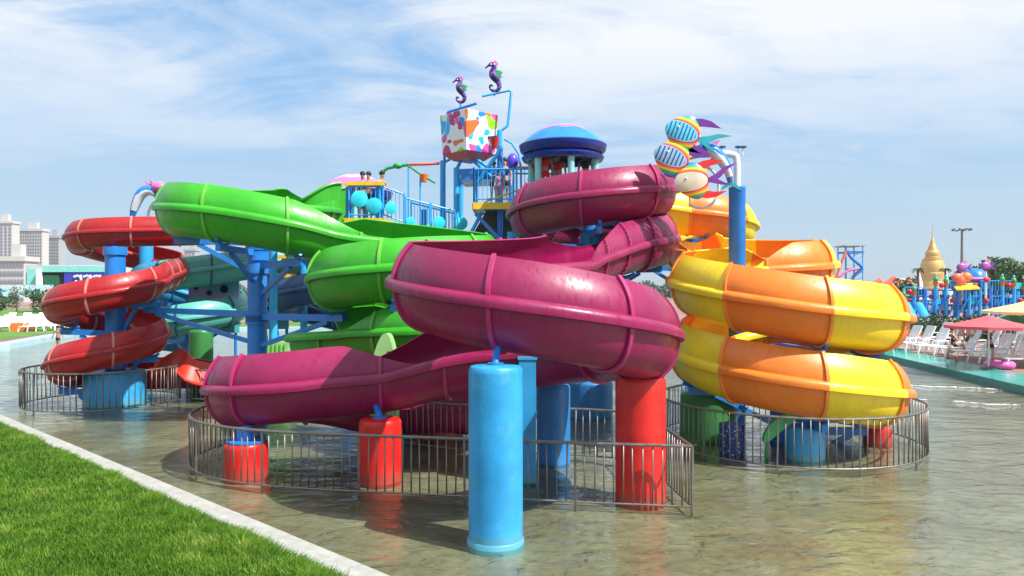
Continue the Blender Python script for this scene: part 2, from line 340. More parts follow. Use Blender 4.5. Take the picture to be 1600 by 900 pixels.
# near kerb: white concrete stones laid end to end
K0 = Vector((-33.9, 37.66, 0)); K1 = Vector((12, -4.0, 0)); kd = (K1-K0).normalized(); kn = Vector((-kd.y, kd.x, 0))*-1   # kn points to the lawn
if kn.dot(Vector((-1, -1, 0))) < 0: kn = -kn
kerb = thing('kerb', 'long white concrete kerb between the near lawn and the pool', 'kerb', (-12.9, 18.6, 0))
kl = 1.5; nk = int((K1-K0).length/kl)
kv = MB()
kprof = [(-.02, -.30), (-.02, .235), (.015, .27), (.46, .27), (.50, .235), (.50, -.05)]
vv = [(t, u, z) for t in (0, kl-.012) for u, z in kprof]
kv.add(vv, [tuple(range(5, -1, -1)), tuple(range(6, 12))]+[(i, (i+1) % 6, 6+(i+1) % 6, 6+i) for i in range(6)])
km = kv.mesh('kerb_stone'); km.materials.append(M['curb'])
rz = math.atan2(kd.y, kd.x)
flip = (Matrix.Rotation(rz, 3, 'Z') @ Vector((0, 1, 0))).dot(kn) < 0
for i in range(nk):
    p = K0+kd*(i*kl)
    o = part('kerb_stone', km, kerb, p-Vector((-12.9, 18.6, 0))+Vector((0, 0, RNG.uniform(-.003, .003))))
    o.rotation_euler = (0, 0, rz)
    if flip: o.scale = (1, -1, 1)
# near lawn base
def lawn_mat(name, c0, c1, c2, sc=1.0):
    m, t, b = base(name); tc = t.nodes.new('ShaderNodeTexCoord')
    n = N(t, 'ShaderNodeTexNoise', ins={'Scale': .9*sc, 'Detail': 10, 'Roughness': .7}); t.links.new(tc.outputs['Object'], n.inputs['Vector'])
    r = ramp(t, [(.30, c0), (.5, c1), (.72, c2)]); t.links.new(n.outputs[0], r.inputs[0]); t.links.new(r.outputs[0], b.inputs['Base Color'])
    n2 = N(t, 'ShaderNodeTexNoise', ins={'Scale': 30*sc, 'Detail': 8}); t.links.new(tc.outputs['Object'], n2.inputs['Vector'])
    bp = N(t, 'ShaderNodeBump', ins={'Strength': .8, 'Distance': .05}); t.links.new(n2.outputs[0], bp.inputs['Height']); t.links.new(bp.outputs[0], b.inputs['Normal'])
    b.inputs['Roughness'].default_value = .85; return m
M['lawn_base'] = lawn_mat('lawn_soil', (.030, .060, .010), (.05, .11, .018), (.10, .15, .04))
M['lawn_far'] = lawn_mat('far_lawn', (.055, .14, .012), (.085, .20, .022), (.12, .25, .035), .4)
a = K0+kn*.50; b_ = K1+kn*.50
lw = MB(); lw.add([(a.x, a.y, GZ+.02), (b_.x, b_.y, GZ+.02), (b_.x+kn.x*40, b_.y+kn.y*40, GZ+.02), (a.x+kn.x*40, a.y+kn.y*40, GZ+.02)], [(0, 1, 2, 3)])
tag(lw.build('lawn_ground', 'lawn_base', smooth=False), kind='structure')
# grass blades (numpy): denser near the camera and under the frame
def grass_blades():
    # sample in (t along kerb, u away from kerb)
    def pts(t0, t1, u0, u1, dens):
        n = int((t1-t0)*(u1-u0)*dens); return RNG.uniform(t0, t1, n), RNG.uniform(u0, u1, n)
    tt, uu = [], []
    T0 = (Vector((-14.5, 20.0, 0))-K0).dot(kd); T1 = (Vector((1.5, 5.5, 0))-K0).dot(kd)
    for (a0, a1, b0, b1, d) in ((T0, T1, .46, 7.5, 3000), (T0-9, T0, .46, 7, 500), (T1-9, T1+1, .46, 3.6, 2600), (T0, T1, .40, .7, 2800)):
        x, y = pts(a0, a1, b0, b1, d); tt.append(x); uu.append(y)
    tt = np.concatenate(tt); uu = np.concatenate(uu)
    X = K0.x+kd.x*tt+kn.x*uu; Y = K0.y+kd.y*tt+kn.y*uu
    keep = (Y > 5.8) & (X > -Y*.78-.6)
    X, Y, uu = X[keep], Y[keep], uu[keep]; n = len(X)
    # patchy height from a few sine fields
    f = .5+.25*np.sin(X*1.7+np.sin(Y*2.3)*1.3)+.25*np.sin(Y*2.9+np.sin(X*3.1)*1.5)
    g = .5+.5*np.sin(X*6.1+Y*3.7+np.sin(Y*8))*np.sin(Y*7.3-X*4.1)
    h = (.05+.045*f*g+RNG.uniform(0, .05, n))*(1+.35*np.exp(-((uu-.66)/.4)**2)*(.4+f))
    w = RNG.uniform(.004, .009, n)*(1+.3*(Y > 12))
    a = RNG.uniform(0, 2*PI, n); lean = RNG.uniform(.1, .75, n)*h; la = a+RNG.uniform(-1, 1, n)+PI/2
    near = uu < .68
    la = np.where(near & (RNG.uniform(0, 1, n) < .6), math.atan2(-kn.y, -kn.x)+RNG.uniform(-.8, .8, n), la); lean = np.where(near, lean*1.5, lean)
    cx, sx = np.cos(a)*w, np.sin(a)*w; lx, ly = np.cos(la)*lean, np.sin(la)*lean
    z0 = GZ+.015
    V = np.empty((n, 5, 3))
    V[:, 0] = np.stack([X-cx, Y-sx, np.full(n, z0)], 1); V[:, 1] = np.stack([X+cx, Y+sx, np.full(n, z0)], 1)
    V[:, 2] = np.stack([X-cx*.8+lx*.35, Y-sx*.8+ly*.35, z0+h*.6], 1); V[:, 3] = np.stack([X+cx*.8+lx*.35, Y+sx*.8+ly*.35, z0+h*.6], 1)
    V[:, 4] = np.stack([X+lx, Y+ly, z0+h], 1)
    me = bpy.data.meshes.new('lawn_grass'); me.vertices.add(n*5); me.vertices.foreach_set('co', V.reshape(-1))
    i = np.arange(n)*5
    quads = np.stack([i, i+1, i+3, i+2], 1); tris = np.stack([i+2, i+3, i+4], 1)
    loops = np.concatenate([quads, tris], 1).reshape(-1)
    me.loops.add(len(loops)); me.loops.foreach_set('vertex_index', loops.astype(np.int32))
    ls = np.stack([np.arange(n)*7, np.arange(n)*7+4], 1).reshape(-1); lt = np.tile([4, 3], n)
    me.polygons.add(2*n); me.polygons.foreach_set('loop_start', ls.astype(np.int32)); me.polygons.foreach_set('loop_total', lt.astype(np.int32))
    me.update(); me.validate()
    at_ = me.attributes.new('tone', 'FLOAT', 'POINT'); at_.data.foreach_set('value', np.repeat(np.clip(RNG.normal(.42, .22, n)*.55+.55*g*f+.05, 0, 1), 5).astype(np.float32))
    m, t, b = base('grass_blade'); an = N(t, 'ShaderNodeAttribute', attribute_name='tone')
    r = ramp(t, [(0, (.035, .10, .008)), (.40, (.10, .23, .015)), (.75, (.21, .35, .035)), (1, (.40, .40, .14))]); t.links.new(an.outputs['Fac'], r.inputs[0]); t.links.new(r.outputs[0], b.inputs['Base Color'])
    b.inputs['Roughness'].default_value = .5; b.inputs['Specular IOR Level'].default_value = .25
    tl = N(t, 'ShaderNodeBsdfTranslucent'); t.links.new(r.outputs[0], tl.inputs[0]); mx_ = N(t, 'ShaderNodeMixShader', ins={0: .35})
    o_ = t.nodes['Material Output']; t.links.new(b.outputs[0], mx_.inputs[1]); t.links.new(tl.outputs[0], mx_.inputs[2]); t.links.new(mx_.outputs[0], o_.inputs[0])
    me.materials.append(m); o = bpy.data.objects.new('lawn_grass', me); COL.objects.link(o)
    tag(o, 'thick green lawn grass growing up to the white kerb', 'grass', kind='stuff'); return n
print('blades', grass_blades())
# ------------------------------------------------------------------ slides
def arc(cx, cy, rc, knots, flip=False):
    """knots: (angle in degrees, z). Outer wall lies away from the centre."""
    k = 1 if knots[-1][0] > knots[0][0] else -1
    A = [q[0] for q in knots]; out = []
    n = max(2, int(abs(A[-1]-A[0])/15)+1)
    for i in range(n):
        a = A[0]+(A[-1]-A[0])*i/(n-1)
        z = np.interp(a*k, [q*k for q in A], [q[1] for q in knots])
        out.append((cx+rc*math.cos(R(a)), cy+rc*math.sin(R(a)), z, k))
    return out
def catmull(P, step=.09):
    P = np.array(P, float); Q = np.vstack([2*P[0]-P[1], P, 2*P[-1]-P[-2]]); out = []
    for i in range(1, len(Q)-2):
        p0, p1, p2, p3 = Q[i-1:i+3]; d = np.linalg.norm((p2-p1)[:3]); n = max(2, int(d/.03))
        m1 = (p2-p0)/2; m2 = (p3-p1)/2
        # centripetal-like scaling of tangents by neighbouring lengths
        d0 = np.linalg.norm((p1-p0)[:3])+1e-6; d2 = np.linalg.norm((p3-p2)[:3])+1e-6
        m1 = ((p1-p0)/d0*d+(p2-p1))/2; m2 = ((p2-p1)+(p3-p2)/d2*d)/2
        for j in range(n):
            t = j/n; out.append((2*t**3-3*t**2+1)*p1+(t**3-2*t*t+t)*m1+(-2*t**3+3*t*t)*p2+(t**3-t*t)*m2)
    out.append(Q[-2]); out = np.array(out)
    d = np.r_[0, np.cumsum(np.linalg.norm(np.diff(out[:, :3], axis=0), axis=1))]
    L_ = d[-1]; n = int(L_/step); s = np.linspace(0, L_, n+1)
    res = np.stack([np.interp(s, d, out[:, k]) for k in range(4)], 1)
    # smooth height strongly, k a little
    def sm(x, w):
        ker = np.hanning(2*w+3)[1:-1]; ker /= ker.sum(); xp = np.r_[np.full(w, x[0]), x, np.full(w, x[-1])]; return np.convolve(xp, ker, 'valid')
    res[:, 2] = sm(res[:, 2], 10); res[:, 3] = sm(res[:, 3], 9); res[:, 0] = sm(res[:, 0], 3); res[:, 1] = sm(res[:, 1], 3)
    return res, L_/n
def profile(k, s, full=False):
    hr = .14+.86*max(0, min(1, .5+.75*k)) if k < .67 else 1.0
    hl = .14+.86*max(0, min(1, .5-.75*k)) if k > -.67 else 1.0
    w = .60; pts = []
    for h, sg in ((hl, -1),):
        for i in range(6):
            t = 1-i/6; q = h*t; pts.append((sg*(w+.015-.27*q**2.2), .60*q))
    for i in range(17):
        a = PI+PI*i/16; c, sn = math.cos(a), math.sin(a)
        e = .86
        pts.append((w*math.copysign(abs(c)**e, c), .735*math.copysign(abs(sn)**e, sn)))
    for i in range(6):
        t = (i+1)/6; q = hr*t; pts.append(((w+.015-.27*q**2.2), .60*q))
    return np.array(pts)*s
def offset(P, d):
    T = np.gradient(P, axis=0); T /= np.linalg.norm(T, axis=1)[:, None]+1e-9
    Nn = np.stack([T[:, 1], -T[:, 0]], 1)  # outward for path left->bottom->right
    return P+Nn*d
def slide(name, label, pts, s=1.0, mats=('magenta',), rib='magenta_rib', jl=1.53, j0=0.0, bolts=False, catg='water slide', flip=0, jlist=None, jat=None):
    path, st = catmull(pts); n = len(path)
    root = thing(name, label, catg, tuple(path[n//2, :2])+(0,)); lo = WL[root.name]
    T = np.gradient(path[:, :2], axis=0); T /= np.linalg.norm(T, axis=1)[:, None]+1e-9
    Rt = np.stack([T[:, 1], -T[:, 0]], 1)
    prof_o = [profile(k, s) for k in path[:, 3]]
    def ring(i, Pp):
        return [(path[i, 0]+Rt[i, 0]*u-lo[0], path[i, 1]+Rt[i, 1]*u-lo[1], path[i, 2]+v) for u, v in Pp]
    def sweep(mb, i0, i1, fn, closed=True):
        rows = [ring(i, fn(i)) for i in range(i0, i1+1)]; m = len(rows[0]); v = [p for r_ in rows for p in r_]
        f = [(a*m+k, a*m+(k+1) % m, (a+1)*m+(k+1) % m, (a+1)*m+k) for a in range(len(rows)-1) for k in range(m if closed else m-1)]
        if closed:
            h = m//2
            for a, fl in ((0, 0), (len(rows)-1, 1)):
                for k in range(h-1): 
                    q = (a*m+k, a*m+k+1, a*m+m-2-k, a*m+m-1-k); f.append(q if fl else q[::-1])
        mb.add(v, f)
    js = []; d = j0
    Ltot = (n-1)*st
    if jlist: js = [int(q/st) for q in jlist]
    else:
        while d < Ltot-.3:
            if d > .35: js.append(int(round(d/st)))
            d += jl*s if s < 1 else jl
    if jat:
        c0 = nearest(path, *jat[0]); js = [q for q in js if q < c0]+sorted(nearest(path, *q) for q in jat[1:])
    js = [0]+js+[n-1]
    lipP = np.array([(.0, .075), (.055, .06), (.10, .02), (.115, -.03), (.105, -.10), (.075, -.115), (.0, -.10)])
    for a in range(len(js)-1):
        i0, i1 = js[a], js[a+1]
        if i1-i0 < 2: continue
        mb = MB()
        sweep(mb, i0, i1, lambda i: np.vstack([prof_o[i], offset(prof_o[i], -.035)[::-1]]))
        sec = mb.build('trough_section', mats[(a+(1 if a < flip else 0)) % len(mats)], root, local=True, ang=50)
        for sg in (-1, 1):
            mb = MB()
            def fn(i, sg=sg):
                q = lipP.copy()*s; q[:, 0] = (q[:, 0]+.60*s+.003)
                q[:, 0] *= sg; return q
            rows = [ring(i, fn(i)) for i in range(i0, i1+1)]; m = 7; v = [p for r_ in rows for p in r_]
            f = [(x*m+k, x*m+(k+1) % m, (x+1)*m+(k+1) % m, (x+1)*m+k) for x in range(len(rows)-1) for k in range(m)]+[tuple(range(m)), tuple(range((len(rows)-1)*m, len(rows)*m))[::-1]]
            mb.add(v, f); lp = mb.build('lip_rail', mats[(a+(1 if a < flip else 0)) % len(mats)], sec, local=True, ang=50)
    # joint ribs
    for a in range(1, len(js)-1):
        i = js[a]
        if i < 2 or i > n-3: continue
        for dd, wdt, hh in ((0, .030, .05),):
            Pp = prof_o[i]; O = offset(Pp, hh*s); mb = MB(); rows = []
            for e in (-1, 1):
                off3 = (T[i, 0]*wdt*e, T[i, 1]*wdt*e, 0)
                rows.append([(p[0]+off3[0], p[1]+off3[1], p[2]) for p in ring(i, np.vstack([O, offset(Pp, .002)[::-1]]))])
            m = len(rows[0]); v = rows[0]+rows[1]; h = m//2
            f = [(k, (k+1) % m, m+(k+1) % m, m+k) for k in range(m)]
            for k in range(h-1): f += [(k, m-1-k, m-2-k, k+1), (m+k, m+k+1, m+m-2-k, m+m-1-k)]
            mb.add(v, f)
            rb = mb.build('joint_flange', rib, root, local=True, ang=30)
        if bolts and bolts[0] < i*st < bolts[1]:
            bb = MB(); O = offset(prof_o[i], .03)
            for k in range(2, len(O)-1, 1):
                q0 = ring(i, [O[k]])[0]
                for e in (-1, 1):
                    c = Vector(q0)+Vector((T[i, 0], T[i, 1], 0))*(.030*e); c2 = c+Vector((T[i, 0], T[i, 1], 0))*(.02*e)
                    bb.bar(c, c2, .011, 6)
            tag(bb.build('bolt_row', 'bolt', rb, local=True), kind='stuff')
    return root, path, Rt
def nearest(path, x, y, z=None):
    d = (path[:, 0]-x)**2+(path[:, 1]-y)**2+(0 if z is None else (path[:, 2]-z)**2); return int(np.argmin(d))
def support(name, label, xy, r, ztop, paths, targets, zbase=-.3, m='pole_blue', s=1.0, drop=.95):
    """steel column with an arm and a brace under each slide target (index into path)"""
    t = thing(name, label, 'support post', (*xy, 0))
    MB().lathe((*xy, 0), [(r*1.9, zbase), (r*1.9, zbase+.33), (r, zbase+.34), (r, ztop-.04), (r*1.12, ztop-.03), (r*1.12, ztop), (.01, ztop)], 20).build('pole', m, t)
    for path, i in [(paths[q[0]], q[1]) for q in targets]:
        x, y, z = path[i, :3]; zb = z-.735*s-.06
        c = Vector((xy[0], xy[1], zb-.12)); e = Vector((x, y, zb-.08)); dv = (e-c); 
        if dv.length < .3: continue
        dn = Vector((dv.x, dv.y, 0)).normalized()
        MB().beam(c+dn*r*.9, e+dn*.25, .12, .16).build('arm', m, t)
        MB().beam(c+dn*r*.9+Vector((0, 0, -.75)), e-dn*.35+Vector((0, 0, -.10)), .09, .11).build('brace', m, t)
        # cradle under the trough, square to its run
        j = min(max(i, 1), len(path)-2); tg = Vector((path[j+1, 0]-path[j-1, 0], path[j+1, 1]-path[j-1, 1], 0)).normalized(); dn = Vector((tg.y, -tg.x, 0))
        pts = []; rt = Vector((-dn.x, -dn.y, 0))
        for a in np.linspace(R(238), R(302), 9): ca_, sa_ = math.cos(a), math.sin(a); pts.append(Vector((x, y, z))+dn*((.60*s+.05)*math.copysign(abs(ca_)**.86, ca_))+Vector((0, 0, (.735*s+.06)*math.copysign(abs(sa_)**.86, sa_))))
        MB().tube(pts, .04, 6).build('cradle', m, t)
        # collar on the pole
        MB().lathe((*xy, zb-.2), [(r+.0, -.12), (r+.05, -.12), (r+.05, .12), (r+.0, .12)], 16, cap=False).build('collar', m, t)
    return t
PTH = {}
# magenta: tower coil, big front coil, low left coil
mg = arc(2.17, 20, 1.64, [(112, 6.25), (90, 6.25), (0, 6.12), (-90, 5.74), (-180, 5.44), (-270, 5.14), (-360, 4.82), (-422, 4.55)]) + [(1.35, 15.9, 4.05, .1), (.75, 14.4, 3.83, 1)] + \
     arc(.36, 12.1, 1.70, [(112, 3.74), (180, 3.60), (270, 3.18), (360, 2.62), (425, 2.42), (440, 2.31)]) + [(-.7, 13.78, 2.22, 1), (-1.4, 13.82, 2.06, 1), (-2.25, 13.85, 1.84, .1)] + \
     arc(-4.05, 15.1, 1.44, [(-72, 1.74), (-90, 1.68), (-180, 1.42), (-270, 1.1), (-300, .98)]) + [(-1.6, 16.9, .85, -.2), (-.4, 17.2, .75, 0)]
mg = [(1.0, 23.2, 6.4, -.2), (1.2, 22.3, 6.3, -.6)]+mg[1:]
_, PTH['m'], _ = slide('magenta_slide', 'long magenta spiral slide that winds down from the blue domed tower past the front pillars', mg, mats=('magenta',), j0=.20, jl=1.50, bolts=(10.5, 20.5), jat=[(-1.5, 13.8, 1.97), (-2.35, 13.85, 1.85), (-4.75, 13.85, 1.65), (-5.3, 14.4, 1.55), (-5.45, 15.5, 1.38), (-4.6, 16.4, 1.2), (-3.0, 16.5, .95)])
# green
gr = [(-6.15, 23.9, 5.95, 0), (-6.2, 22.6, 5.85, .3)]+arc(-6.95, 19.6, 1.64, [(80, 5.72), (180, 5.58), (250, 5.36), (272, 5.26)]) + [(-5.6, 18.1, 5.02, .8), (-4.6, 18.6, 4.75, .1)] + \
     arc(-2.5, 17.6, 1.66, [(118, 4.60), (90, 4.52), (0, 4.08), (-90, 3.88), (-180, 3.6), (-270, 3.2), (-360, 2.85), (-430, 2.55)]) + \
     [(x, y, z, .9) for x, y, z, k in arc(-3.45, 18.5, 1.45, [(-95, 2.42), (-180, 2.2), (-250, 1.7), (-300, 1.3)])]
_, PTH['g'], _ = slide('green_slide', 'bright green open spiral slide starting at the left tower platform', gr, mats=('green',), rib='green_rib', j0=1.0, jl=1.75)
# red
rd = [(-8.2, 27.0, 5.75, -.9), (-10.5, 25.9, 5.5, -1)] + arc(-13.6, 26.3, 1.55, [(-75, 5.36), (-135, 5.25), (-180, 5.1), (-270, 4.6)])+ [(-12.5, 27.2, 4.35, -1), (-11.7, 25.2, 4.0, -1)] + \
     arc(-12.0, 22, 1.20, [(25, 3.76), (0, 3.65), (-90, 3.2), (-180, 2.83), (-270, 2.4), (-360, 2.0), (-450, 1.58), (-540, 1.02), (-620, .8)]) + [(-10.3, 23.6, .78, -.6), (-9.2, 23.3, .70, 0), (-8.0, 22.9, .62, 0)]
red_root, PTH['r'], _ = slide('red_slide', 'dark red spiral slide on the far left, coiled round a blue post', rd, s=.74, mats=('red',), rib='red_rib', j0=.7, jl=1.95)
rows = [(at(px, yt, 22.75+.25*math.sin(i*.8)), zb) for i, (px, yt, zb) in enumerate(((243, 563, .8), (252, 560, .85), (264, 553, .9), (275, 547, .95), (284, 544, .92), (291, 549, .80), (298, 559, .68), (310, 564, .58), (325, 567, .50), (342, 570, .45)))]
mb = MB(); v = []
for p, zb in rows: v += [(p.x, p.y-.35, zb), (p.x, p.y, p.z), (p.x, p.y+.05, p.z), (p.x, p.y+.02, zb-.05)]
mb.add(v, [(i*4+k, i*4+(k+1) % 4, i*4+4+(k+1) % 4, i*4+4+k) for i in range(len(rows)-1) for k in range(4)]+[(0, 3, 2, 1), (36, 37, 38, 39)]); mb.build('exit_scoop', 'red_sunlit', red_root)
MB().tube([(p.x, p.y-.36, zb) for p, zb in rows], .05, 8).build('scoop_rim', 'red_sunlit', red_root)
# yellow and orange
yl = [(2.6, 24.0, 6.2, 0), (3.9, 23.35, 6.05, .6)] + arc(6.0, 25, 1.56, [(255, 5.86), (270, 5.8), (360, 5.45), (450, 5.2), (540, 5.0), (590, 4.88)]) + \
     arc(6.3, 19.55, 1.48, [(104, 4.32), (90, 4.26), (0, 4.12), (-65, 3.95)]) + \
     arc(6.0, 16.3, 1.86, [(105, 3.85), (180, 3.58), (270, 3.02), (360, 2.74), (450, 2.38), (540, 2.05), (630, 1.60), (720, 1.14), (790, .9)])
_, PTH['y'], _ = slide('yellow_orange_slide', 'spiral slide on the right with alternating yellow and orange sections', yl, mats=('yellow', 'orange'), rib='orange_rib', j0=1.72, jl=1.465, flip=7)
# teal and blue slides at the back left
te = [(-7.5, 29.0, 4.75, -.8)]+arc(-12.3, 28.3, 1.6, [(-60, 4.1), (-90, 3.95), (-180, 3.6), (-270, 3.1), (-360, 2.72), (-450, 2.3), (-530, 1.8), (-630, 1.3)])
_, PTH['t'], _ = slide('teal_slide', 'pale teal spiral slide seen behind the red slide', te, s=.85, mats=('teal', 'teal', 'teal', 'teal', 'blue_slide', 'blue_slide', 'blue_slide'), rib='dark_blue', j0=.8, jl=1.9)
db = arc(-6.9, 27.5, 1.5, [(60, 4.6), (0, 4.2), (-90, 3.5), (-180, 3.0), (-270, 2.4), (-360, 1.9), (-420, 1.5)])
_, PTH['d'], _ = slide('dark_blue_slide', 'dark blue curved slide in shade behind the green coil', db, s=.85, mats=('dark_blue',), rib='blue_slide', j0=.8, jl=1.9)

def idx(key, x, y, z): return nearest(PTH[key], x, y, z)
support('support_post', 'blue steel post in the middle of the upper magenta coil', (2.1, 20), .21, 5.1, PTH,
        [('m', idx('m', 3.85, 20, 6.2)), ('m', idx('m', 2.1, 18.3, 5.8)), ('m', idx('m', .43, 20, 5.5)), ('m', idx('m', 3.85, 20, 4.87)), ('m', idx('m', 2.6, 18.4, 4.6))])
support('support_post', 'tall blue post under the long green trough, left of the green coil', (-6.75, 19.6), .25, 4.62, PTH,
        [('g', idx('g', -8.7, 19.3, 5.8)), ('g', idx('g', -7, 17.85, 5.3)), ('g', idx('g', -5.3, 18.2, 5)), ('g', idx('g', -4.25, 17.6, 3.6)), ('r', idx('r', -10.6, 22.1, 3.6))])
support('support_post', 'dark blue post inside the red coil above the broad blue base', (-11.8, 22), .28, 4.6, PTH,
        [('r', idx('r', -13.2, 22, 2.8)), ('r', idx('r', -10.5, 22, 3.6)), ('r', idx('r', -13.2, 22, 1.1)), ('r', idx('r', -10.5, 22, 2.0)), ('r', idx('r', -13.5, 24.8, 5.2))], s=.74)
support('support_post', 'blue post inside the two lower yellow and orange coils', (6.05, 16.6), .2, 1.9, PTH,
        [('y', idx('y', 6, 14.3, 1.7)), ('y', idx('y', 8, 16.3, 1.2)), ('y', idx('y', 4.1, 16.3, 2.1)), ('y', idx('y', 8, 16.3, 2.86)), ('y', idx('y', 6, 14.35, 3.14))])
support('support_post', 'blue post inside the highest yellow and orange coil at the back', (6.1, 25), .2, 5.1, PTH,
        [('y', idx('y', 6.1, 23.4, 5.95)), ('y', idx('y', 7.7, 25, 5.6)), ('y', idx('y', 4.5, 25, 5.1))])
support('support_post', 'blue post under the green coil behind the big magenta trough', (-2.4, 17.7), .2, 1.9, PTH,
        [('g', idx('g', -2.5, 15.9, 2.6)), ('g', idx('g', -4.25, 17.6, 2.3)), ('g', idx('g', -.8, 17.6, 2.85)), ('g', idx('g', -2.5, 15.85, 3.88))])
support('support_post', 'blue post inside the teal slide at the back left', (-12.3, 28.3), .18, 3.2, PTH,
        [('t', idx('t', -12.3, 26.7, 2.3)), ('t', idx('t', -10.7, 28.3, 2.7)), ('t', idx('t', -13.9, 28.3, 3.6))], s=.85)

# ------------------------------------------------------------------ round fibreglass pillars standing in the pool
def pillar(name, label, x, y, r, h, m, n=36, post=None, base_band=False):
    t = thing(name, label, 'pillar', (x, y, 0))
    MB().lathe((x, y, 0), [(r*1.0, -.3), (r, .02), (r, h-.10), (r*.985, h-.05), (r*.93, h-.015), (r*.80, h+.0), (.01, h+.012)], n).build('pillar_body', m, t)
    if base_band: MB().lathe((x, y, 0), [(r+.004, -.28), (r+.02, -.28), (r+.02, .05), (r+.004, .07)], n).build('base_ring', m, t)
    if post:
        x2, y2, z2, rr = post
        MB().bar((x, y, h-.02), (x2, y2, z2), rr, 12).build('stub_post', 'pole_blue', t)
        MB().lathe((x, y, h+.005), [(rr*2.2, 0), (rr*2.2, .03), (.01, .03)], 16).build('mounting_plate', 'pole_blue', t)
    return t
pillar('pillar', 'tall light blue round pillar standing nearest the camera', -.22, 9.95, .365, 2.38, 'pillar_blue', 48, (-.2, 10.3, 2.75, .05), True)
pillar('pillar', 'glossy red round pillar under the right end of the big magenta trough', 2.08, 11.97, .405, 2.0, 'pillar_red', 48, (2.08, 12.3, 2.3, .09))
pillar('pillar', 'blue round pillar with shade in its colour, right of the tall front pillar, further back', .82, 14.6, .33, 1.53, 'pillar_shaded', 36, (.85, 14.0, 1.9, .05))
pillar('pillar', 'broad blue round plinth at the foot of the blue post, behind the red pillar', 2.1, 20.0, .62, .95, 'pillar_shaded', 36)
pillar('pillar', 'red round pillar at the left end of the low magenta coil', -4.85, 13.5, .40, .62, 'pillar_red', 36, (-4.9, 13.6, .85, .16))
pillar('pillar', 'red round pillar with a sunlit right side, behind the fence left of centre', -2.35, 13.2, .375, 1.10, 'pillar_red', 36, (-2.5, 13.5, 1.35, .06))
pillar('pillar', 'wide red round plinth furthest back under the magenta slide', -1.75, 17.2, .62, .62, 'pillar_red', 36)
pillar('pillar', 'broad light blue round base below the red coil', -11.8, 22.0, .82, 1.0, 'pillar_blue', 40)
pillar('pillar', 'small light blue pillar inside the right ring fence', 5.9, 14.9, .385, .66, 'pillar_blue', 36, (6.0, 14.6, .9, .08))
pillar('pillar', 'low red round pillar inside the right ring fence', 8.1, 16.4, .30, .35, 'pillar_red', 30)
pillar('pillar', 'wide dark green round pillar at the left of the right ring fence', 4.5, 17.0, .62, 1.05, 'pillar_green', 36)
pillar('pillar', 'rounded green pillar behind the red chute', -10.3, 24.5, .38, 2.05, 'pillar_green', 36)
t = thing('square_pillar', 'square light blue column right behind the tall round front pillar', 'column', (.42, 13.2, 0))
MB().prism([(.12, 12.95), (.42, 12.95), (.42, 13.4), (.12, 13.4)], -.3, 2.16).build('column_shaft', 'pillar_blue', t, smooth=False)
MB().prism([(.10, 12.93), (.44, 12.93), (.44, 13.42), (.10, 13.42)], 2.165, 2.21).build('column_cap', 'pillar_blue', t, smooth=False)

# ------------------------------------------------------------------ railings in the pool
def fence(name, label, pts, h=1.0, gap=.148, m='steel', closed=False, post_every=12, lean=0.0, z0=.03):
    P = [Vector((x, y, 0)) for x, y in pts]
    if closed: P = P+[P[0]]
    d = [0]
    for i in range(1, len(P)): d.append(d[-1]+(P[i]-P[i-1]).length)
    cx = sum(p.x for p in P)/len(P); cy = sum(p.y for p in P)/len(P)
    root = thing(name, label, 'railing', (cx, cy, 0))
    def pos(s):
        i = max(0, min(len(P)-2, int(np.searchsorted(d, s)-1))); u = (s-d[i])/(d[i+1]-d[i]+1e-9); return P[i].lerp(P[i+1], u)
    MB().tube([(p.x, p.y, h) for p in P], .026, 8).build('top_rail', m, root)
    MB().tube([(p.x, p.y, z0+.05) for p in P], .018, 6).build('bottom_rail', m, root)
    n = int(d[-1]/gap); bm_ = MB().lathe((0, 0, 0), [(.012, z0+.05), (.012, h)], 6).mesh('bar'); bm_.materials.append(M[m])
    bm_.shade_smooth()
    pm_ = MB().box((0, 0, (h-.3)/2), (.030, .030, h+.28)).mesh('post'); pm_.materials.append(M[m])
    for i in range(n+1):
        p = pos(d[-1]*i/n)
        if closed and i == n: break
        isp = i % post_every == 0
        o = part('post' if isp else 'bar', pm_ if isp else bm_, root, (p.x-cx, p.y-cy, 0))
        o.rotation_euler = (RNG.normal(0, .009), RNG.normal(0, .009), RNG.uniform(0, 3))
    return root
f1 = [(2.75, 11.3), (1.0, 11.55), (-.6, 11.85), (-2.2, 12.1), (-3.6, 12.35), (-4.7, 12.7), (-5.6, 13.25), (-6.15, 14.0), (-6.35, 14.9), (-6.2, 15.8), (-5.7, 16.6)]
f1 = [(p.x, p.y) for p in chaikin([Vector((a, b, 0)) for a, b in f1], 2)]
fence('pool_railing', 'long curved steel railing round the front magenta slide', f1)
f2 = [(2.75, 11.3), (2.66, 12.6), (2.55, 14.1)]
fence('pool_railing', 'short steel railing at the right side of the red front pillar', f2, m='steel')
f3 = [(2.55, 14.1), (1.8, 14.75), (.3, 14.95), (-1.8, 15.6), (-3.2, 16.8)]
fence('pool_railing', 'dark back railing behind the blue pillars under the big magenta trough', [(p.x, p.y) for p in chaikin([Vector((a, b, 0)) for a, b in f3], 1)], m='dark_steel')
f4 = [(6.1+2.75*math.cos(a), 16.45+2.8*math.sin(a)) for a in np.linspace(0, 2*PI, 49)[:-1]]
fence('ring_railing', 'round steel railing ring below the yellow and orange coils', f4, closed=True, post_every=10)
f5 = [(-12.2+2.1*math.cos(a), 22.1+2.1*math.sin(a)) for a in np.linspace(R(35), R(395), 37)[:-1]]
fence('ring_railing', 'round steel railing ring below the red coil on the left', f5, closed=True, h=1.1, gap=.16)
f6 = [(-10.2, 23.2), (-9.8, 22.4), (-8.6, 22.3), (-7.2, 23.2), (-6.6, 24.6)]
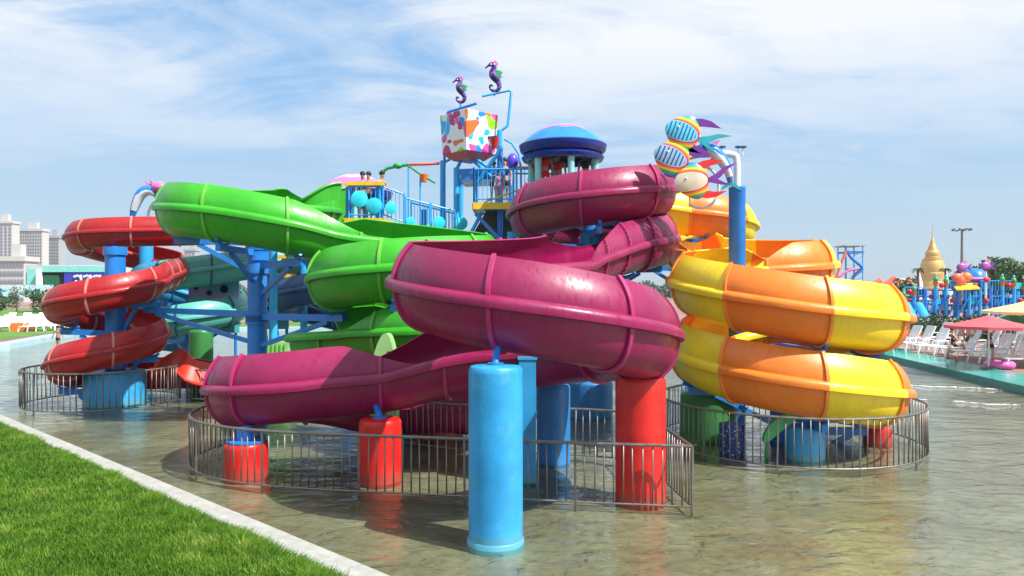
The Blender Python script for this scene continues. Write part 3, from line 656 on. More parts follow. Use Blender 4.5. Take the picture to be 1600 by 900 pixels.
fence('pool_railing', 'low steel railing around the exit of the red slide', [(p.x, p.y) for p in chaikin([Vector((a, b, 0)) for a, b in f6], 2)], h=.95, gap=.17)
# ------------------------------------------------------------------ people
M['skin'] = mat('skin', (.55, .30, .20), rough=.5, var=.08)
M['skin_tan'] = mat('tanned_skin', (.42, .20, .12), rough=.5, var=.08)
M['hair'] = mat('black_hair', (.012, .010, .009), rough=.5)
for nm, c in dict(red_cloth=(.6, .02, .02), black_cloth=(.015, .015, .02), blue_cloth=(.06, .12, .5), white_cloth=(.7, .7, .72), pink_cloth=(.65, .15, .35), yellow_cloth=(.75, .5, .05), purple_cloth=(.3, .12, .5), lightblue_cloth=(.35, .55, .75)).items():
    M[nm] = mat(nm, c, rough=.85, var=.15)
def skin_mesh(name, J, E, m, parent, sub=1):
    """J: list of (pos, radius); E: edges; root is vertex 0; baked to a plain mesh"""
    me = bpy.data.meshes.new(name); me.from_pydata([j[0] for j in J], E, []); o = bpy.data.objects.new(name, me); COL.objects.link(o)
    md = o.modifiers.new('skin', 'SKIN'); md.branch_smoothing = .6
    for i, j in enumerate(J):
        r = j[1] if hasattr(j[1], '__len__') else (j[1], j[1]); me.skin_vertices[0].data[i].radius = r; me.skin_vertices[0].data[i].use_root = (i == 0)
    if sub: o.modifiers.new('sub', 'SUBSURF').levels = sub; o.modifiers['sub'].render_levels = sub
    dg = bpy.context.evaluated_depsgraph_get(); dg.update(); nm = bpy.data.meshes.new_from_object(o.evaluated_get(dg)); bpy.data.objects.remove(o)
    nm.name = name; nm.materials.clear(); nm.materials.append(M[m]); nm.shade_smooth()
    for p in nm.polygons: p.material_index = 0
    q = bpy.data.objects.new(name, nm); COL.objects.link(q); q.parent = parent; WL[q.name] = Vector((0, 0, 0)); return q
def person(label, loc, rz=0, pose='stand', top=None, bottom='black_cloth', skin='skin', h=1.65, arms='down', group=None, long_hair=False, lean=0.0, hold=None):
    """faces -Y before turning by rz"""
    t = thing('person', label, 'person', loc, group, rz); k = h/1.75
    V = lambda x, y, z: (x*k, y*k, z*k)
    J = []; E = []
    def j(p, r, par=None):
        J.append((p, r*k if not hasattr(r, '__len__') else (r[0]*k, r[1]*k)))
        if par is not None: E.append((par, len(J)-1))
        return len(J)-1
    hz = {'stand': .95, 'sit': .12, 'recline': .16}[pose]
    sy = {'stand': lean, 'sit': .04+lean, 'recline': .42}[pose]; th = {'stand': .5, 'sit': .5, 'recline': .40}[pose]
    P = lambda u, x=0, y=0: V(x, sy*u+y, hz+th*u)
    pel = j(V(0, 0, hz), (.16, .11)); wa = j(P(.45), (.135, .095), pel); ch = j(P(.85), (.165, .11), wa); nk = j(P(1.12), (.055, .055), ch)
    hd0 = j(P(1.32, 0, -.01), (.075, .08), nk); hd1 = j(P(1.52, 0, -.01), (.078, .092), hd0); j(P(1.64, 0, 0), (.05, .06), hd1)
    for s in (-1, 1):
        sh = j(P(1.0, .19*s), .055, ch)
        if arms == 'down': el = (.25*s, .02, hz+.20); wr = (.26*s, -.06, hz-.04)
        elif arms == 'out': el = (.36*s, .02, hz+.25); wr = (.46*s, -.02, hz+.02)
        elif arms == 'up' : el = (.30*s, -.12, hz+.62); wr = (.22*s, -.20, hz+.85)
        elif arms == 'front': el = (.25*s, -.14, hz+.22); wr = (.12*s, -.34, hz+.24)
        if pose == 'recline': el = (.26*s, .30, .28); wr = (.25*s, .08, .22)
        e = j(V(*el), .042, sh); w_ = j(V(*wr), .028, e)
        d = (Vector(wr)-Vector(el)).normalized(); side = Vector((1, 0, 0)).cross(d).normalized()
        pm = j(V(*(Vector(wr)+d*.07)), (.034, .02), w_)
        for q, (o_, ln) in enumerate(((-.028, .065), (-.009, .08), (.010, .075), (.028, .06))):
            j(V(*(Vector(wr)+d*(.08+ln)+Vector((o_, 0, 0))+side*.012)), .009, pm)
        j(V(*(Vector(wr)+d*.06-side*.05)), .010, w_)
        hp = j(V(.09*s, 0, hz-.06), .085, pel)
        if pose == 'stand': kn_ = (.10*s, -.02, .50); an = (.10*s, .02, .09); ft = (.11*s, -.14, .035)
        elif pose == 'sit': kn_ = (.13*s, -.42, hz+.03); an = (.13*s, -.50, hz-.36); ft = (.13*s, -.64, hz-.40)
        else: kn_ = (.11*s, -.40, .26); an = (.11*s, -.80, .12); ft = (.12*s, -.85, .22)
        kk = j(V(*kn_), .058, hp); a_ = j(V(*an), .036, kk); j(V(*ft), (.035, .022), a_)
    body = skin_mesh('body', J, E, skin, t)
    c = Vector(P(1.52, 0, -.01))
    # face: nose, eyes and mouth
    MB().ball(c+Vector((0, -.095, -.02))*k, .016*k, 6, sc=(1, 1, 1.4)).build('nose', skin, body, local=True)
    for s in (-1, 1): MB().ball(c+Vector((.032*s, -.085, .012))*k, .011*k, 6).build('eye', 'black_cloth', body, local=True)
    MB().ball(c+Vector((0, -.085, -.055))*k, .02*k, 6, sc=(1, .3, .3)).build('mouth', 'red_cloth', body, local=True)
    hm = MB().ball(c+Vector((0, .018, .045))*k, .112*k, 12, sc=(.93, 1, .95))
    if long_hair: hm.ball(c+Vector((0, .07, -.10))*k, .10*k, 10, sc=(.85, .55, 1.6))
    hm.build('hair', 'hair', t, local=True)
    if top:
        skin_mesh('top', [(P(.30), (.150*k, .110*k)), (P(.6), (.160*k, .118*k)), (P(.88), (.180*k, .125*k)), (P(.98), (.13*k, .10*k))]+[(P(.97, .16*s), .068*k) for s in (-1, 1)]+[(P(.80, .225*s), .062*k) for s in (-1, 1)],
                  [(0, 1), (1, 2), (2, 3), (2, 4), (2, 5), (4, 6), (5, 7)], top, t)
    if bottom:
        J2 = [(V(0, 0, hz+.02), (.172*k, .125*k)), (P(.28), (.155*k, .112*k))]; E2 = [(0, 1)]
        for s in (-1, 1):
            J2.append((V(.095*s, 0 if pose == 'stand' else -.05, hz-.07), .10*k)); E2.append((0, len(J2)-1))
            J2.append((V(.10*s, -.01 if pose == 'stand' else -.2, hz-.22 if pose == 'stand' else hz), .088*k)); E2.append((len(J2)-2, len(J2)-1))
        skin_mesh('shorts', J2, E2, bottom, t)
    return t

# ------------------------------------------------------------------ play tower
def railing(parent, p, q, h=1.0, n=None, r=.022, m='sky_blue', name='rail_panel'):
    p = Vector(p); q = Vector(q); L_ = (q-p).length; n = n or max(2, int(L_/.16)); u = Vector((0, 0, 1))
    MB().bar(p+u*h, q+u*h, r*1.4).build('handrail', m, parent)
    MB().bar(p+u*.12, q+u*.12, r).build('lower_rail', m, parent)
    for i in range(n+1):
        c = p.lerp(q, i/n); b = MB().bar(c+u*.02, c+u*(h if i % n else h+.06), r*(.55 if i % n else 1.5), 6).build('baluster' if i % n else 'rail_post', m, parent)
def disc(parent, c, r, m='aqua_disc', th=.04, rz=0):
    mb = MB(); n = 24; d = Vector((math.sin(rz), -math.cos(rz), 0)); sd = Vector((math.cos(rz), math.sin(rz), 0)); c = Vector(c)
    prof = [(0.01, -.10*r), (.5*r, -.07*r), (.85*r, 0), (r, .05*r), (r, .05*r+th), (.01, .05*r+th)]
    v = [c-d*(z)+sd*(rr*math.cos(2*PI*k/n))+Vector((0, 0, rr*math.sin(2*PI*k/n))) for rr, z in prof for k in range(n)]
    f = [(i*n+k, i*n+(k+1) % n, (i+1)*n+(k+1) % n, (i+1)*n+k) for i in range(len(prof)-1) for k in range(n)]
    mb.add([p+d*.06 for p in v], f); return mb.build('disc', m, parent)
M['violet'] = mat('violet_plastic', (.10, .06, .60), rough=.3); M['purple_light'] = mat('mauve_fibreglass', (.55, .16, .45), rough=.35)
tw = thing('play_tower', 'big blue climbing tower in the middle with platforms, stairs and yellow trimmed decks', 'play tower', (-1.5, 26, 0))
# legs
legs = [(-5.35, 24.2, 6.75), (-4.35, 24.2, 6.9), (-5.35, 27, 6.75), (-3.2, 26.9, 6.3), (-1.9, 25.3, 7.55), (-2.45, 26.2, 7.95), (-1.9, 27.4, 7.55), (-.40, 24.9, 8.2), (-.05, 26.9, 8.0), (.35, 24.6, 6.2), (.1, 24.4, 6.2), (-.55, 26.0, 6.2)]
for x, y, z in legs: MB().bar((x, y, -.3), (x, y, z), .085 if z < 6.3 else .10, 12).build('tower_post', 'sky_blue' if (x < -1.8 and z > 7) or x > 0 else 'pole_blue', tw)
# the fat bundle of tubes right of the middle
for i, (x, y, r) in enumerate(((-.02, 23.9, .14), (-.42, 24.0, .11), (-.78, 24.3, .10))):
    MB().bar((x, y, -.3), (x, y, 4.9+.35*(i == 0)), r, 14).build('water_pipe', 'sky_blue' if i != 1 else 'aqua', tw)
# platform A (left)
def deck(x0, x1, y0, y1, z, trim='yellow_paint', th=.22):
    MB().box(((x0+x1)/2, (y0+y1)/2, z-.1), (x1-x0-.04, y1-y0-.04, .10)).build('deck_floor', 'aqua', tw, smooth=False)
    for a, b in (((x0, y0), (x1, y0)), ((x1, y0), (x1, y1)), ((x1, y1), (x0, y1)), ((x0, y1), (x0, y0))):
        MB().beam((a[0], a[1], z-th/2+.03), (b[0], b[1], z-th/2+.03), .06, th).build('edge_trim', trim, tw, smooth=False)
deck(-5.45, -4.25, 24.0, 26.6, 5.68)
railing(tw, (-5.3, 24.05, 5.7), (-4.3, 24.05, 5.7), 1.05, 7)
MB().box((-4.8, 24.02, 6.83), (1.3, .10, .12)).build('yellow_handrail', 'yellow_paint', tw)
disc(tw, (-4.95, 24.0, 6.33), .27, rz=.1); disc(tw, (-4.47, 24.0, 6.1), .27, rz=-.1)
MB().prism([(-5.45, 24.05), (-4.2, 24.05), (-4.2, 24.1), (-5.45, 24.1)], 5.1, 5.44).build('skirt_panel', 'lightblue_cloth', tw, smooth=False)
MB().tube([(-5.3, 24.0, 5.2), (-4.9, 24.0, 5.38), (-4.5, 24.0, 5.3), (-4.3, 24.0, 5.15)], .05).build('skirt_wave', 'pink', tw)
# sloped landing and bridge
br = [(-4.25, 24.1, 5.62), (-3.55, 24.3, 5.40), (-3.5, 24.35, 5.30), (-2.0, 25.0, 4.98)]
MB().beam((-4.22, 24.1, 5.60), (-3.58, 24.3, 5.38), .08, .22).build('edge_trim', 'yellow_paint', tw, smooth=False)
for i in range(4):
    p = Vector(br[2]).lerp(Vector(br[3]), i/4+.01); q = Vector(br[2]).lerp(Vector(br[3]), (i+1)/4-.01)
    MB().beam(p+Vector((0, 0, -.02)), q+Vector((0, 0, -.02)), .07, .24).build('bridge_trim', 'aqua', tw, smooth=False)
    MB().beam(p+Vector((0, .7, -.06)), q+Vector((0, .7, -.06)), 1.3, .06).build('bridge_deck', 'dark_blue', tw, smooth=False)
railing(tw, (-4.2, 24.1, 5.72), (-3.55, 24.3, 5.5), 1.02, 5)
railing(tw, (-3.5, 24.35, 5.42), (-2.75, 24.68, 5.25), .98, 8); railing(tw, (-2.7, 24.7, 5.24), (-1.95, 25.02, 5.08), .98, 8)
railing(tw, (-3.5, 25.7, 5.42), (-2.0, 26.2, 5.1), .98, 14)
for x, y, z, r in ((-3.95, 24.17, 6.05, .20), (-3.35, 24.4, 5.62, .16), (-2.45, 24.78, 5.62, .21), (-1.72, 24.95, 5.62, .22)): disc(tw, (x, y-.05, z), r, rz=.35)
# middle frame under the bucket
for a, b in (((-1.9, 25.3, 7.4), (-.40, 24.9, 7.4)), ((-1.9, 27.4, 7.4), (-.05, 26.9, 7.4)), ((-1.9, 25.3, 5.0), (-.4, 24.9, 5.0)), ((-1.9, 25.3, 7.4), (-1.9, 27.4, 7.4)), ((-.4, 24.9, 7.4), (-.05, 26.9, 7.4)), ((-1.9, 25.3, 4.4), (.35, 24.6, 4.4)), ((-5.35, 24.2, 5.0), (-4.3, 24.2, 5.0))):
    MB().beam(a, b, .12, .2).build('cross_beam', 'pole_blue', tw, smooth=False)
MB().prism([(-1.75, 25.2), (-.5, 24.95), (-.3, 26.5), (-1.7, 26.9)], 7.12, 7.30).build('upper_deck', 'mid_blue', tw, smooth=False)
for a, b, r in (((-1.9, 25.3, 7.5), (-1.55, 25.2, 8.15), .06), ((-2.4, 26.2, 7.9), (-1.6, 25.6, 8.2), .05), ((-.5, 24.95, 7.3), (-1.7, 25.1, 8.15), .06), ((-1.15, 24.9, 7.0), (-.35, 24.6, 8.1), .07), ((-.42, 24.9, 8.1), (-.42, 24.9, 8.75), .09), ((-.7, 24.9, 7.2), (-1.6, 25.2, 8.0), .05)):
    MB().bar(a, b, r, 10).build('strut', 'sky_blue', tw)
# platform B (right of the bucket)
deck(-1.28, .15, 24.3, 26.2, 6.22)
deck(.17, 1.0, 24.2, 26.0, 6.24)
railing(tw, (-1.25, 24.35, 6.25), (.05, 24.3, 6.25), 1.1, 9, m='sky_blue'); railing(tw, (.15, 24.3, 6.25), (.95, 24.2, 6.25), 1.1, 6)
railing(tw, (-1.25, 24.35, 6.25), (-1.25, 26.1, 6.25), 1.1, 9)
MB().beam((-1.2, 24.5, 5.9), (-.1, 24.3, 4.7), .09, .12).build('brace', 'pole_blue', tw, smooth=False)
MB().beam((-1.9, 25.2, 4.4), (-1.0, 24.6, 5.95), .07, .1).build('brace', 'sky_blue', tw, smooth=False)
MB().add([(-1.75, 25.1, 4.55), (.05, 24.6, 4.55), (.1, 25.6, 6.1), (-.9, 25.3, 6.05), (-1.7, 25.5, 4.55), (.05, 25.0, 4.5), (.1, 26.0, 6.1), (-.9, 25.7, 6.05)], [(0, 1, 2, 3), (4, 7, 6, 5), (0, 4, 5, 1), (1, 5, 6, 2), (2, 6, 7, 3), (3, 7, 4, 0)]).build('stair_underside', 'wood', tw, smooth=False)
disc(tw, (.72, 24.1, 6.98), .22, rz=.0)
MB().bar((-.9, 24.5, 6.3), (.95, 24.15, 6.9), .03).build('thin_pipe', 'yellow_paint', tw)
# arched sprinkler pipes beside platform B
MB().tube([(.30, 24.6, 6.3), (.30, 24.6, 7.4), (.22, 24.6, 7.9), (0, 24.6, 8.25), (-.25, 24.6, 8.4)], .035).build('arched_pipe', 'sky_blue', tw)
MB().tube([(.2, 24.4, 7.42), (1.6, 24.0, 7.30)], .045).build('cross_pipe', 'coral', tw)
MB().tube([(.1, 24.4, 7.22), (1.6, 24.1, 7.15)], .03).build('cross_pipe', 'sky_blue', tw)
# struts and panels seen between the coils
for a, b in (((-.9, 24.5, 4.5), (.9, 24.2, 4.5)), ((-3.4, 24.6, 4.9), (-1.9, 25.3, 4.6)), ((.4, 24.2, 4.0), (1.6, 24.2, 4.4)), ((.5, 24.2, 3.6), (1.5, 24.3, 4.3)), ((.6, 24.2, 4.3), (1.5, 24.2, 3.6))):
    MB().bar(a, b, .07).build('strut', 'pole_blue', tw)
# lower panels with round holes (behind the post with the green coil)
def hole_panel(c, wd, ht, holes, label=None, rz=0, m='aqua_panel', n=6):
    t = MB(); x0, z0 = c[0]-wd/2, c[2]
    t.prism([(x0, c[1]), (x0+wd*.5, c[1]-.3), (x0+wd, c[1]), (x0+wd, c[1]+.1), (x0+wd*.5, c[1]-.2), (x0, c[1]+.1)], z0, z0+ht)
    return t
def panel_mat():
    m, t, b = base('wave_painted_panel'); tc = t.nodes.new('ShaderNodeTexCoord'); sp = t.nodes.new('ShaderNodeSeparateXYZ'); t.links.new(tc.outputs['Object'], sp.inputs[0])
    si = N(t, 'ShaderNodeMath', operation='SINE'); mm = N(t, 'ShaderNodeMath', operation='MULTIPLY', ins={1: 3.2}); t.links.new(sp.outputs['X'], mm.inputs[0]); t.links.new(mm.outputs[0], si.inputs[0])
    ad = N(t, 'ShaderNodeMath', operation='MULTIPLY_ADD', ins={1: .12}); t.links.new(si.outputs[0], ad.inputs[0]); t.links.new(sp.outputs['Z'], ad.inputs[2])
    mr = N(t, 'ShaderNodeMapRange', ins={'From Min': 1.9, 'From Max': 4.1}); t.links.new(ad.outputs[0], mr.inputs['Value'])
    r = ramp(t, [(0, (.06, .38, .42)), (.30, (.20, .55, .45)), (.50, (.45, .35, .60)), (.66, (.10, .45, .70)), (.93, (.02, .12, .50))], 'CONSTANT'); t.links.new(mr.outputs[0], r.inputs[0]); t.links.new(r.outputs[0], b.inputs['Base Color'])
    b.inputs['Roughness'].default_value = .5; return m
M['aqua_panel'] = panel_mat()
for nm, lab, cx, cy, z0, wd, ht in (('climbing_wall', 'blue and pink play panel with round holes, left of the tall blue post', -11.3, 28.0, 1.75, 1.9, 2.1), ('climbing_wall', 'hexagonal blue and pink play panel with round holes, right of the tall blue post', -9.0, 28.0, 1.9, 1.05, 2.0)):
    t = thing(nm, lab, 'play panel', (cx, cy, 0))
    hole_panel((cx, cy, z0), wd, ht, 0).build('panel', 'aqua_panel', t, smooth=False)
    for dx_, dz_, r in ((-.32, .75, .055), (-.28, .35, .07), (-.02, .65, .06), (.25, .72, .09), (.12, .33, .08), (-.1, .32, .04), (.33, .15, .05)):
        yy = cy-.3+abs(dx_)*.6-.02
        MB().tube([(cx+dx_*wd, yy, z0+ht*dz_+.15), (cx+dx_*wd, yy-.03, z0+ht*dz_+.15)], [r*1.7, r*1.7], 14).build('porthole', 'black', t)
    MB().box((cx, cy-.05, z0+ht+.06), (wd, .5, .10)).build('yellow_cap', 'yellow_paint', t)
    for s in (-1, 1): MB().bar((cx+s*wd*.42, cy+.1, -.3), (cx+s*wd*.42, cy+.1, z0+.1), .06).build('leg', 'pole_blue', t)
# dark lower hull of the tower (shaded enclosure with tanks)
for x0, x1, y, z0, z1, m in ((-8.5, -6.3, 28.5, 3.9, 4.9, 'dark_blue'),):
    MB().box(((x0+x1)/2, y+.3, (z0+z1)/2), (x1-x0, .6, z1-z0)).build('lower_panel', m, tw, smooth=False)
for x, y, z, w_ in ((-8.6, 27.4, 4.6, .5), (-8.3, 27.3, 3.9, .6), (-9.3, 27.6, 4.05, .5)):
    MB().box((x, y, z), (w_, .3, .12)).build('yellow_step', 'yellow_paint', tw, smooth=False)
for x, y in ((-9.2, 27.0), (-8.9, 27.5), (-7.6, 27.0), (-3.1, 22.4), (-4.0, 22.6), (-7.9, 24.5)):
    MB().bar((x, y, -.3), (x, y, 2.4 if x > -5 else 5.0), .13, 12).build('tower_post', 'sky_blue', tw)
for x, z in ((-8.3, 1.0), (-7.9, 1.0)): MB().tube([(x, 25.2, -.3), (x, 25.2, 1.3), (x-.15, 25.2, 2.1), (x-.15, 25.2, 2.6)], .07).build('water_pipe', 'white_pipe' if x < -8 else 'pole_blue', tw)
# domes
def dome(label, cx, cy, z, r, cols=6, zf=6.0, pal=('mid_blue', 'pink', 'aqua'), colm='pale_teal'):
    t = thing('domed_roof', label, 'domed roof', (cx, cy, 0)); n = 60
    def band(a0, a1, m, nm):
        mb = MB(); K = 7; v = []
        for i in range(K):
            for k in range(n):
                th = 2*PI*k/n; f0 = a0+(.045*math.sin(7*th) if 0 < a0 < 1.5 else 0); f1 = a1+(.045*math.sin(7*th) if a1 < 1.5 else 0); a = f0+(f1-f0)*i/(K-1)
                rr = r*math.sin(max(.004, min(a, PI/2))); zz = z+.50*r*(1-abs(math.sin(max(0, min(a, PI/2))))**2.1); v.append((cx+rr*math.cos(th), cy+rr*math.sin(th), zz))
        mb.add(v, [(i*n+k, i*n+(k+1) % n, (i+1)*n+(k+1) % n, (i+1)*n+k) for i in range(K-1) for k in range(n)]); mb.build(nm, m, t)
    band(0.01, .42, pal[2], 'crown'); band(.42, .62, pal[1], 'wave_band'); band(.62, PI/2, pal[0], 'roof_shell')
    MB().lathe((cx, cy, z), [(r*.985, .02), (r*1.03, -.02), (r*1.0, -.20), (r*.94, -.28), (r*.90, -.24), (r*.90, 0)], 48, cap=False).build('eave_ring', 'navy', t)
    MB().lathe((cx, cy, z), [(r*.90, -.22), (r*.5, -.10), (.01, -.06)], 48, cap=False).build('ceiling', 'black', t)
    MB().lathe((cx, cy, z-.42), [(r*.86, .16), (r*.97, .02), (r*.93, -.08), (r*.80, -.10), (r*.78, .06)], 48, cap=False).build('lower_ring', 'navy', t)
    for k in range(cols):
        a = R(-90+10)+2*PI*k/cols; x = cx+r*.78*math.cos(a); y = cy+r*.78*math.sin(a)
        MB().tube([(x, y, zf), (x, y, z-.9), (x, y, z-.2)], [.10, .10, .12], 12).build('column', colm, t)
    return t
dome('dark blue domed roof with a pink wavy band over the top of the magenta slide', 1.62, 23.6, 7.98, 1.36)
MB().lathe((1.62, 23.6, 0), [(1.2, 6.0), (1.25, 6.05), (1.25, 6.15), (1.2, 6.2)], 36).build('round_floor', 'aqua', tw)
for k in range(5):
    a = 2*PI*k/5+.3; MB().bar((1.62+.9*math.cos(a), 23.6+.9*math.sin(a), -.3), (1.62+.9*math.cos(a), 23.6+.9*math.sin(a), 6.0), .09, 10).build('tower_post', 'pole_blue', tw)
dome('pink domed roof behind the people on the left platform', -5.75, 27.2, 6.98, 1.32, pal=('purple_light', 'lightblue_cloth', 'purple_light'), zf=5.6)
# tipping bucket
def bucket_mat():
    m, t, b = base('bucket_swirl_print'); tc = t.nodes.new('ShaderNodeTexCoord')
    dn_ = N(t, 'ShaderNodeTexNoise', ins={'Scale': 1.4, 'Detail': 1}); t.links.new(tc.outputs['Object'], dn_.inputs['Vector'])
    vm = N(t, 'ShaderNodeVectorMath', operation='MULTIPLY_ADD', ins={1: (1.1, 1.1, 1.1)}); t.links.new(dn_.outputs['Color'], vm.inputs[0]); t.links.new(tc.outputs['Object'], vm.inputs[2])
    v_ = N(t, 'ShaderNodeTexVoronoi', ins={'Scale': 1.9, 'Randomness': .8}); t.links.new(vm.outputs[0], v_.inputs['Vector'])
    sc_ = t.nodes.new('ShaderNodeSeparateColor'); t.links.new(v_.outputs['Color'], sc_.inputs[0])
    r = ramp(t, [(0, (.02, .25, .75)), (.22, (.75, .16, .03)), (.38, (.50, .02, .18)), (.55, (.30, .62, .02)), (.72, (.02, .45, .85)), (.86, (.70, .10, .35))], 'CONSTANT'); t.links.new(sc_.outputs[0], r.inputs[0])
    lt = N(t, 'ShaderNodeMath', operation='LESS_THAN', ins={1: .55}); t.links.new(v_.outputs['Distance'], lt.inputs[0])
    mm_ = N(t, 'ShaderNodeMixRGB', ins={'Color1': (.80, .80, .80, 1)}); t.links.new(lt.outputs[0], mm_.inputs[0]); t.links.new(r.outputs[0], mm_.inputs[2])
    t.links.new(mm_.outputs[0], b.inputs['Base Color']); b.inputs['Roughness'].default_value = .3; return m
M['bucket'] = bucket_mat()
bk = thing('tipping_bucket', 'giant white tipping bucket printed with bright swirls and dots, under the two seahorses', 'water bucket', (-1.47, 25.3, 7.75))
def frustum(c, w0, w1, z0, z1, rz, inset=0):
    ca, sa = math.cos(rz), math.sin(rz); v = []
    for w, z in ((w0, z0), (w1, z1)):
        for a, b in ((-1, -1), (1, -1), (1, 1), (-1, 1)):
            x, y = a*w/2, b*w/2; v.append((c[0]+x*ca-y*sa, c[1]+x*sa+y*ca, z))
    return v
v = frustum((-1.47, 25.3), 1.30, 1.42, 8.0, 9.35, R(43)); vi = frustum((-1.47, 25.3), 1.22, 1.34, 8.06, 9.36, R(43))
mb = MB(); mb.add(v+vi, [(0, 1, 5, 4), (1, 2, 6, 5), (2, 3, 7, 6), (3, 0, 4, 7), (0, 3, 2, 1), (8, 12, 13, 9), (9, 13, 14, 10), (10, 14, 15, 11), (11, 15, 12, 8), (8, 9, 10, 11), (4, 5, 13, 12), (5, 6, 14, 13), (6, 7, 15, 14), (7, 4, 12, 15)])
bo = mb.build('bucket_shell', 'bucket', bk, smooth=False); 
bm_ = bo.modifiers.new('bevel', 'BEVEL'); bm_.width = .07; bm_.segments = 3
v = frustum((-1.47, 25.3), .75, 1.27, 7.78, 8.0, R(43)); MB().add(v, [(0, 1, 5, 4), (1, 2, 6, 5), (2, 3, 7, 6), (3, 0, 4, 7), (0, 3, 2, 1)]).build('bucket_base', 'coral', bk, smooth=False)
MB().bar((-2.35, 25.3, 8.45), (-.42, 24.95, 8.55), .05).build('axle', 'dark_blue', bk)
# bent poles for the seahorses
MB().tube([(-2.32, 25.4, 7.6), (-2.32, 25.3, 9.25), (-2.18, 25.25, 9.45), (-1.2, 25.0, 9.68)], .045).build('bent_pole', 'pole_blue', tw)
MB().tube([(-.42, 24.9, 8.7), (-.15, 24.9, 8.9), (-.12, 24.9, 9.1), (-.02, 24.9, 10.05), (-.10, 24.9, 10.1), (-1.0, 24.7, 9.85)], .045).build('bent_pole', 'sky_blue', tw)
def seahorse(label, x, y, z, h, flip=1, fr=None):
    t = thing('seahorse_statue', label, 'statue', (x, y, z)); k = h; P = lambda a, b: (x+a*k*flip, y, z+b*k)
    spine = [P(-.02, .20), P(-.10, .26), P(-.13, .18), P(-.06, .07), P(.05, .03), P(.16, .09), P(.20, .22), P(.15, .36), P(.02, .50), P(-.05, .62), P(.0, .76), P(.04, .86), P(-.03, .94), P(-.14, .90)]
    rr = [.02, .03, .038, .045, .055, .065, .08, .10, .13, .125, .09, .085, .085, .05]
    MB().tube(chaikin(spine, 1), np.interp(np.linspace(0, 13, len(chaikin(spine, 1))), range(14), rr)*k, 10).build('body', 'seahorse_skin', t)
    MB().tube([P(-.14, .90), P(-.22, .84), P(-.27, .80)], [.045*k, .03*k, .034*k], 8).build('snout', 'purple', t)
    MB().plate([P(.10, .45), P(.28, .50), P(.24, .58), P(.30, .66), P(.20, .72), P(.06, .74)], (0, 1, 0), .03).build('back_fin', 'green_paint', t, smooth=False)
    MB().plate([P(-.02, .98), P(.06, 1.06), P(.12, .98), P(.16, .92), P(.08, .86)], (0, 1, 0), .03).build('crest', 'pink', t, smooth=False)
    MB().ball(P(-.06, .90), .022*k, 8).build('eye', 'black', t)
    for q in range(2):
        MB().ball((P(-.08, .90)[0], y-.07*k, P(0, .90)[2]), .03*k, 8).build('eye', 'white', t) if q == 0 else None
    MB().bar((x+.03*k*flip, y, z-.12), (x+.03*k*flip, y, z+.05*k), .03).build('stem', 'pole_blue', t)
def seahorse_mat():
    m, t, b = base('seahorse_paint'); tc = t.nodes.new('ShaderNodeTexCoord'); n = N(t, 'ShaderNodeTexNoise', ins={'Scale': 3.5, 'Detail': 1}); t.links.new(tc.outputs['Object'], n.inputs['Vector'])
    r = ramp(t, [(0, (.02, .01, .08)), (.44, (.06, .012, .14)), (.54, (.16, .11, .42)), (.62, (.30, .03, .14))], 'CONSTANT'); t.links.new(n.outputs[0], r.inputs[0]); t.links.new(r.outputs[0], b.inputs['Base Color']); b.inputs['Roughness'].default_value = .25; return m
M['seahorse_skin'] = seahorse_mat()
seahorse('purple seahorse statue, the lower left one, on a bent pole above the bucket', -1.78, 25.15, 9.72, .88, 1)
seahorse('dark purple seahorse statue, the upper right one, on the taller bent pole', -.62, 24.8, 10.0, 1.02, 1)
# small toy sprinklers on platform ends
sp = thing('water_cannon_pipe', 'green and red sprinkler pipe above the left bridge with an orange cup', 'sprinkler', (-3.4, 25, 5.5))
MB().tube([(-4.5, 25, 7.3), (-4.2, 25, 7.5), (-3.9, 25, 7.56), (-3.5, 25, 7.62)], .06).build('green_pipe', 'green_paint', sp)
MB().tube([(-3.5, 25, 7.62), (-2.9, 25, 7.63), (-2.45, 25, 7.66)], .05).build('red_pipe', 'coral', sp)
MB().tube([(-3.5, 25, 7.58), (-3.1, 25, 7.30), (-2.85, 25, 7.15), (-2.6, 25, 7.0)], .04).build('lower_pipe', 'green_paint', sp)
MB().lathe((-2.98, 25, 7.02), [(.09, 0), (.16, .26), (.13, .26), (.07, .04)], 14).build('cup', 'orange_paint', sp)
MB().ball((-3.86, 25, 7.58), .14, 10, sc=(1.2, 1, .8)).build('valve', 'green_paint', sp)
for x in (-3.5, -3.1): MB().bar((x, 25, 5.4), (x, 25, 7.6 if x < -3.3 else 7.2), .03).build('standpipe', 'sky_blue', sp)
cp = thing('splash_cup', 'red splash cup hanging on the pipe left of the blue dome', 'splash cup', (.18+.5, 24.2, 7.0))
MB().lathe((.68, 24.0, 7.13), [(.08, 0), (.17, .30), (.14, .30), (.06, .04)], 14).build('cup_body', 'red_paint', cp); MB().tube([(.55, 24.0, 7.42), (.62, 24.0, 7.56), (.74, 24.0, 7.56), (.8, 24.0, 7.42)], .015).build('cup_handle', 'coral', cp)
cp = thing('splash_cup', 'red splash cup under the right corner of the tipping bucket', 'splash cup', (-.6, 24.4, 8))
MB().lathe((-.58, 24.4, 8.05), [(.08, 0), (.17, .34), (.14, .34), (.06, .04)], 14).build('cup_body', 'red_paint', cp); MB().bar((-.58, 24.4, 8.39), (-.45, 24.9, 8.45), .02).build('cup_arm', 'sky_blue', cp)
b_ = thing('toy_ball', 'violet blue ball beside the two bathers on the right platform', 'ball', (-.02, 24.6, 7.5)); MB().ball((.02, 24.5, 7.62), .24, 16, sc=(.8, .8, 1.2)).build('ball', 'violet', b_)

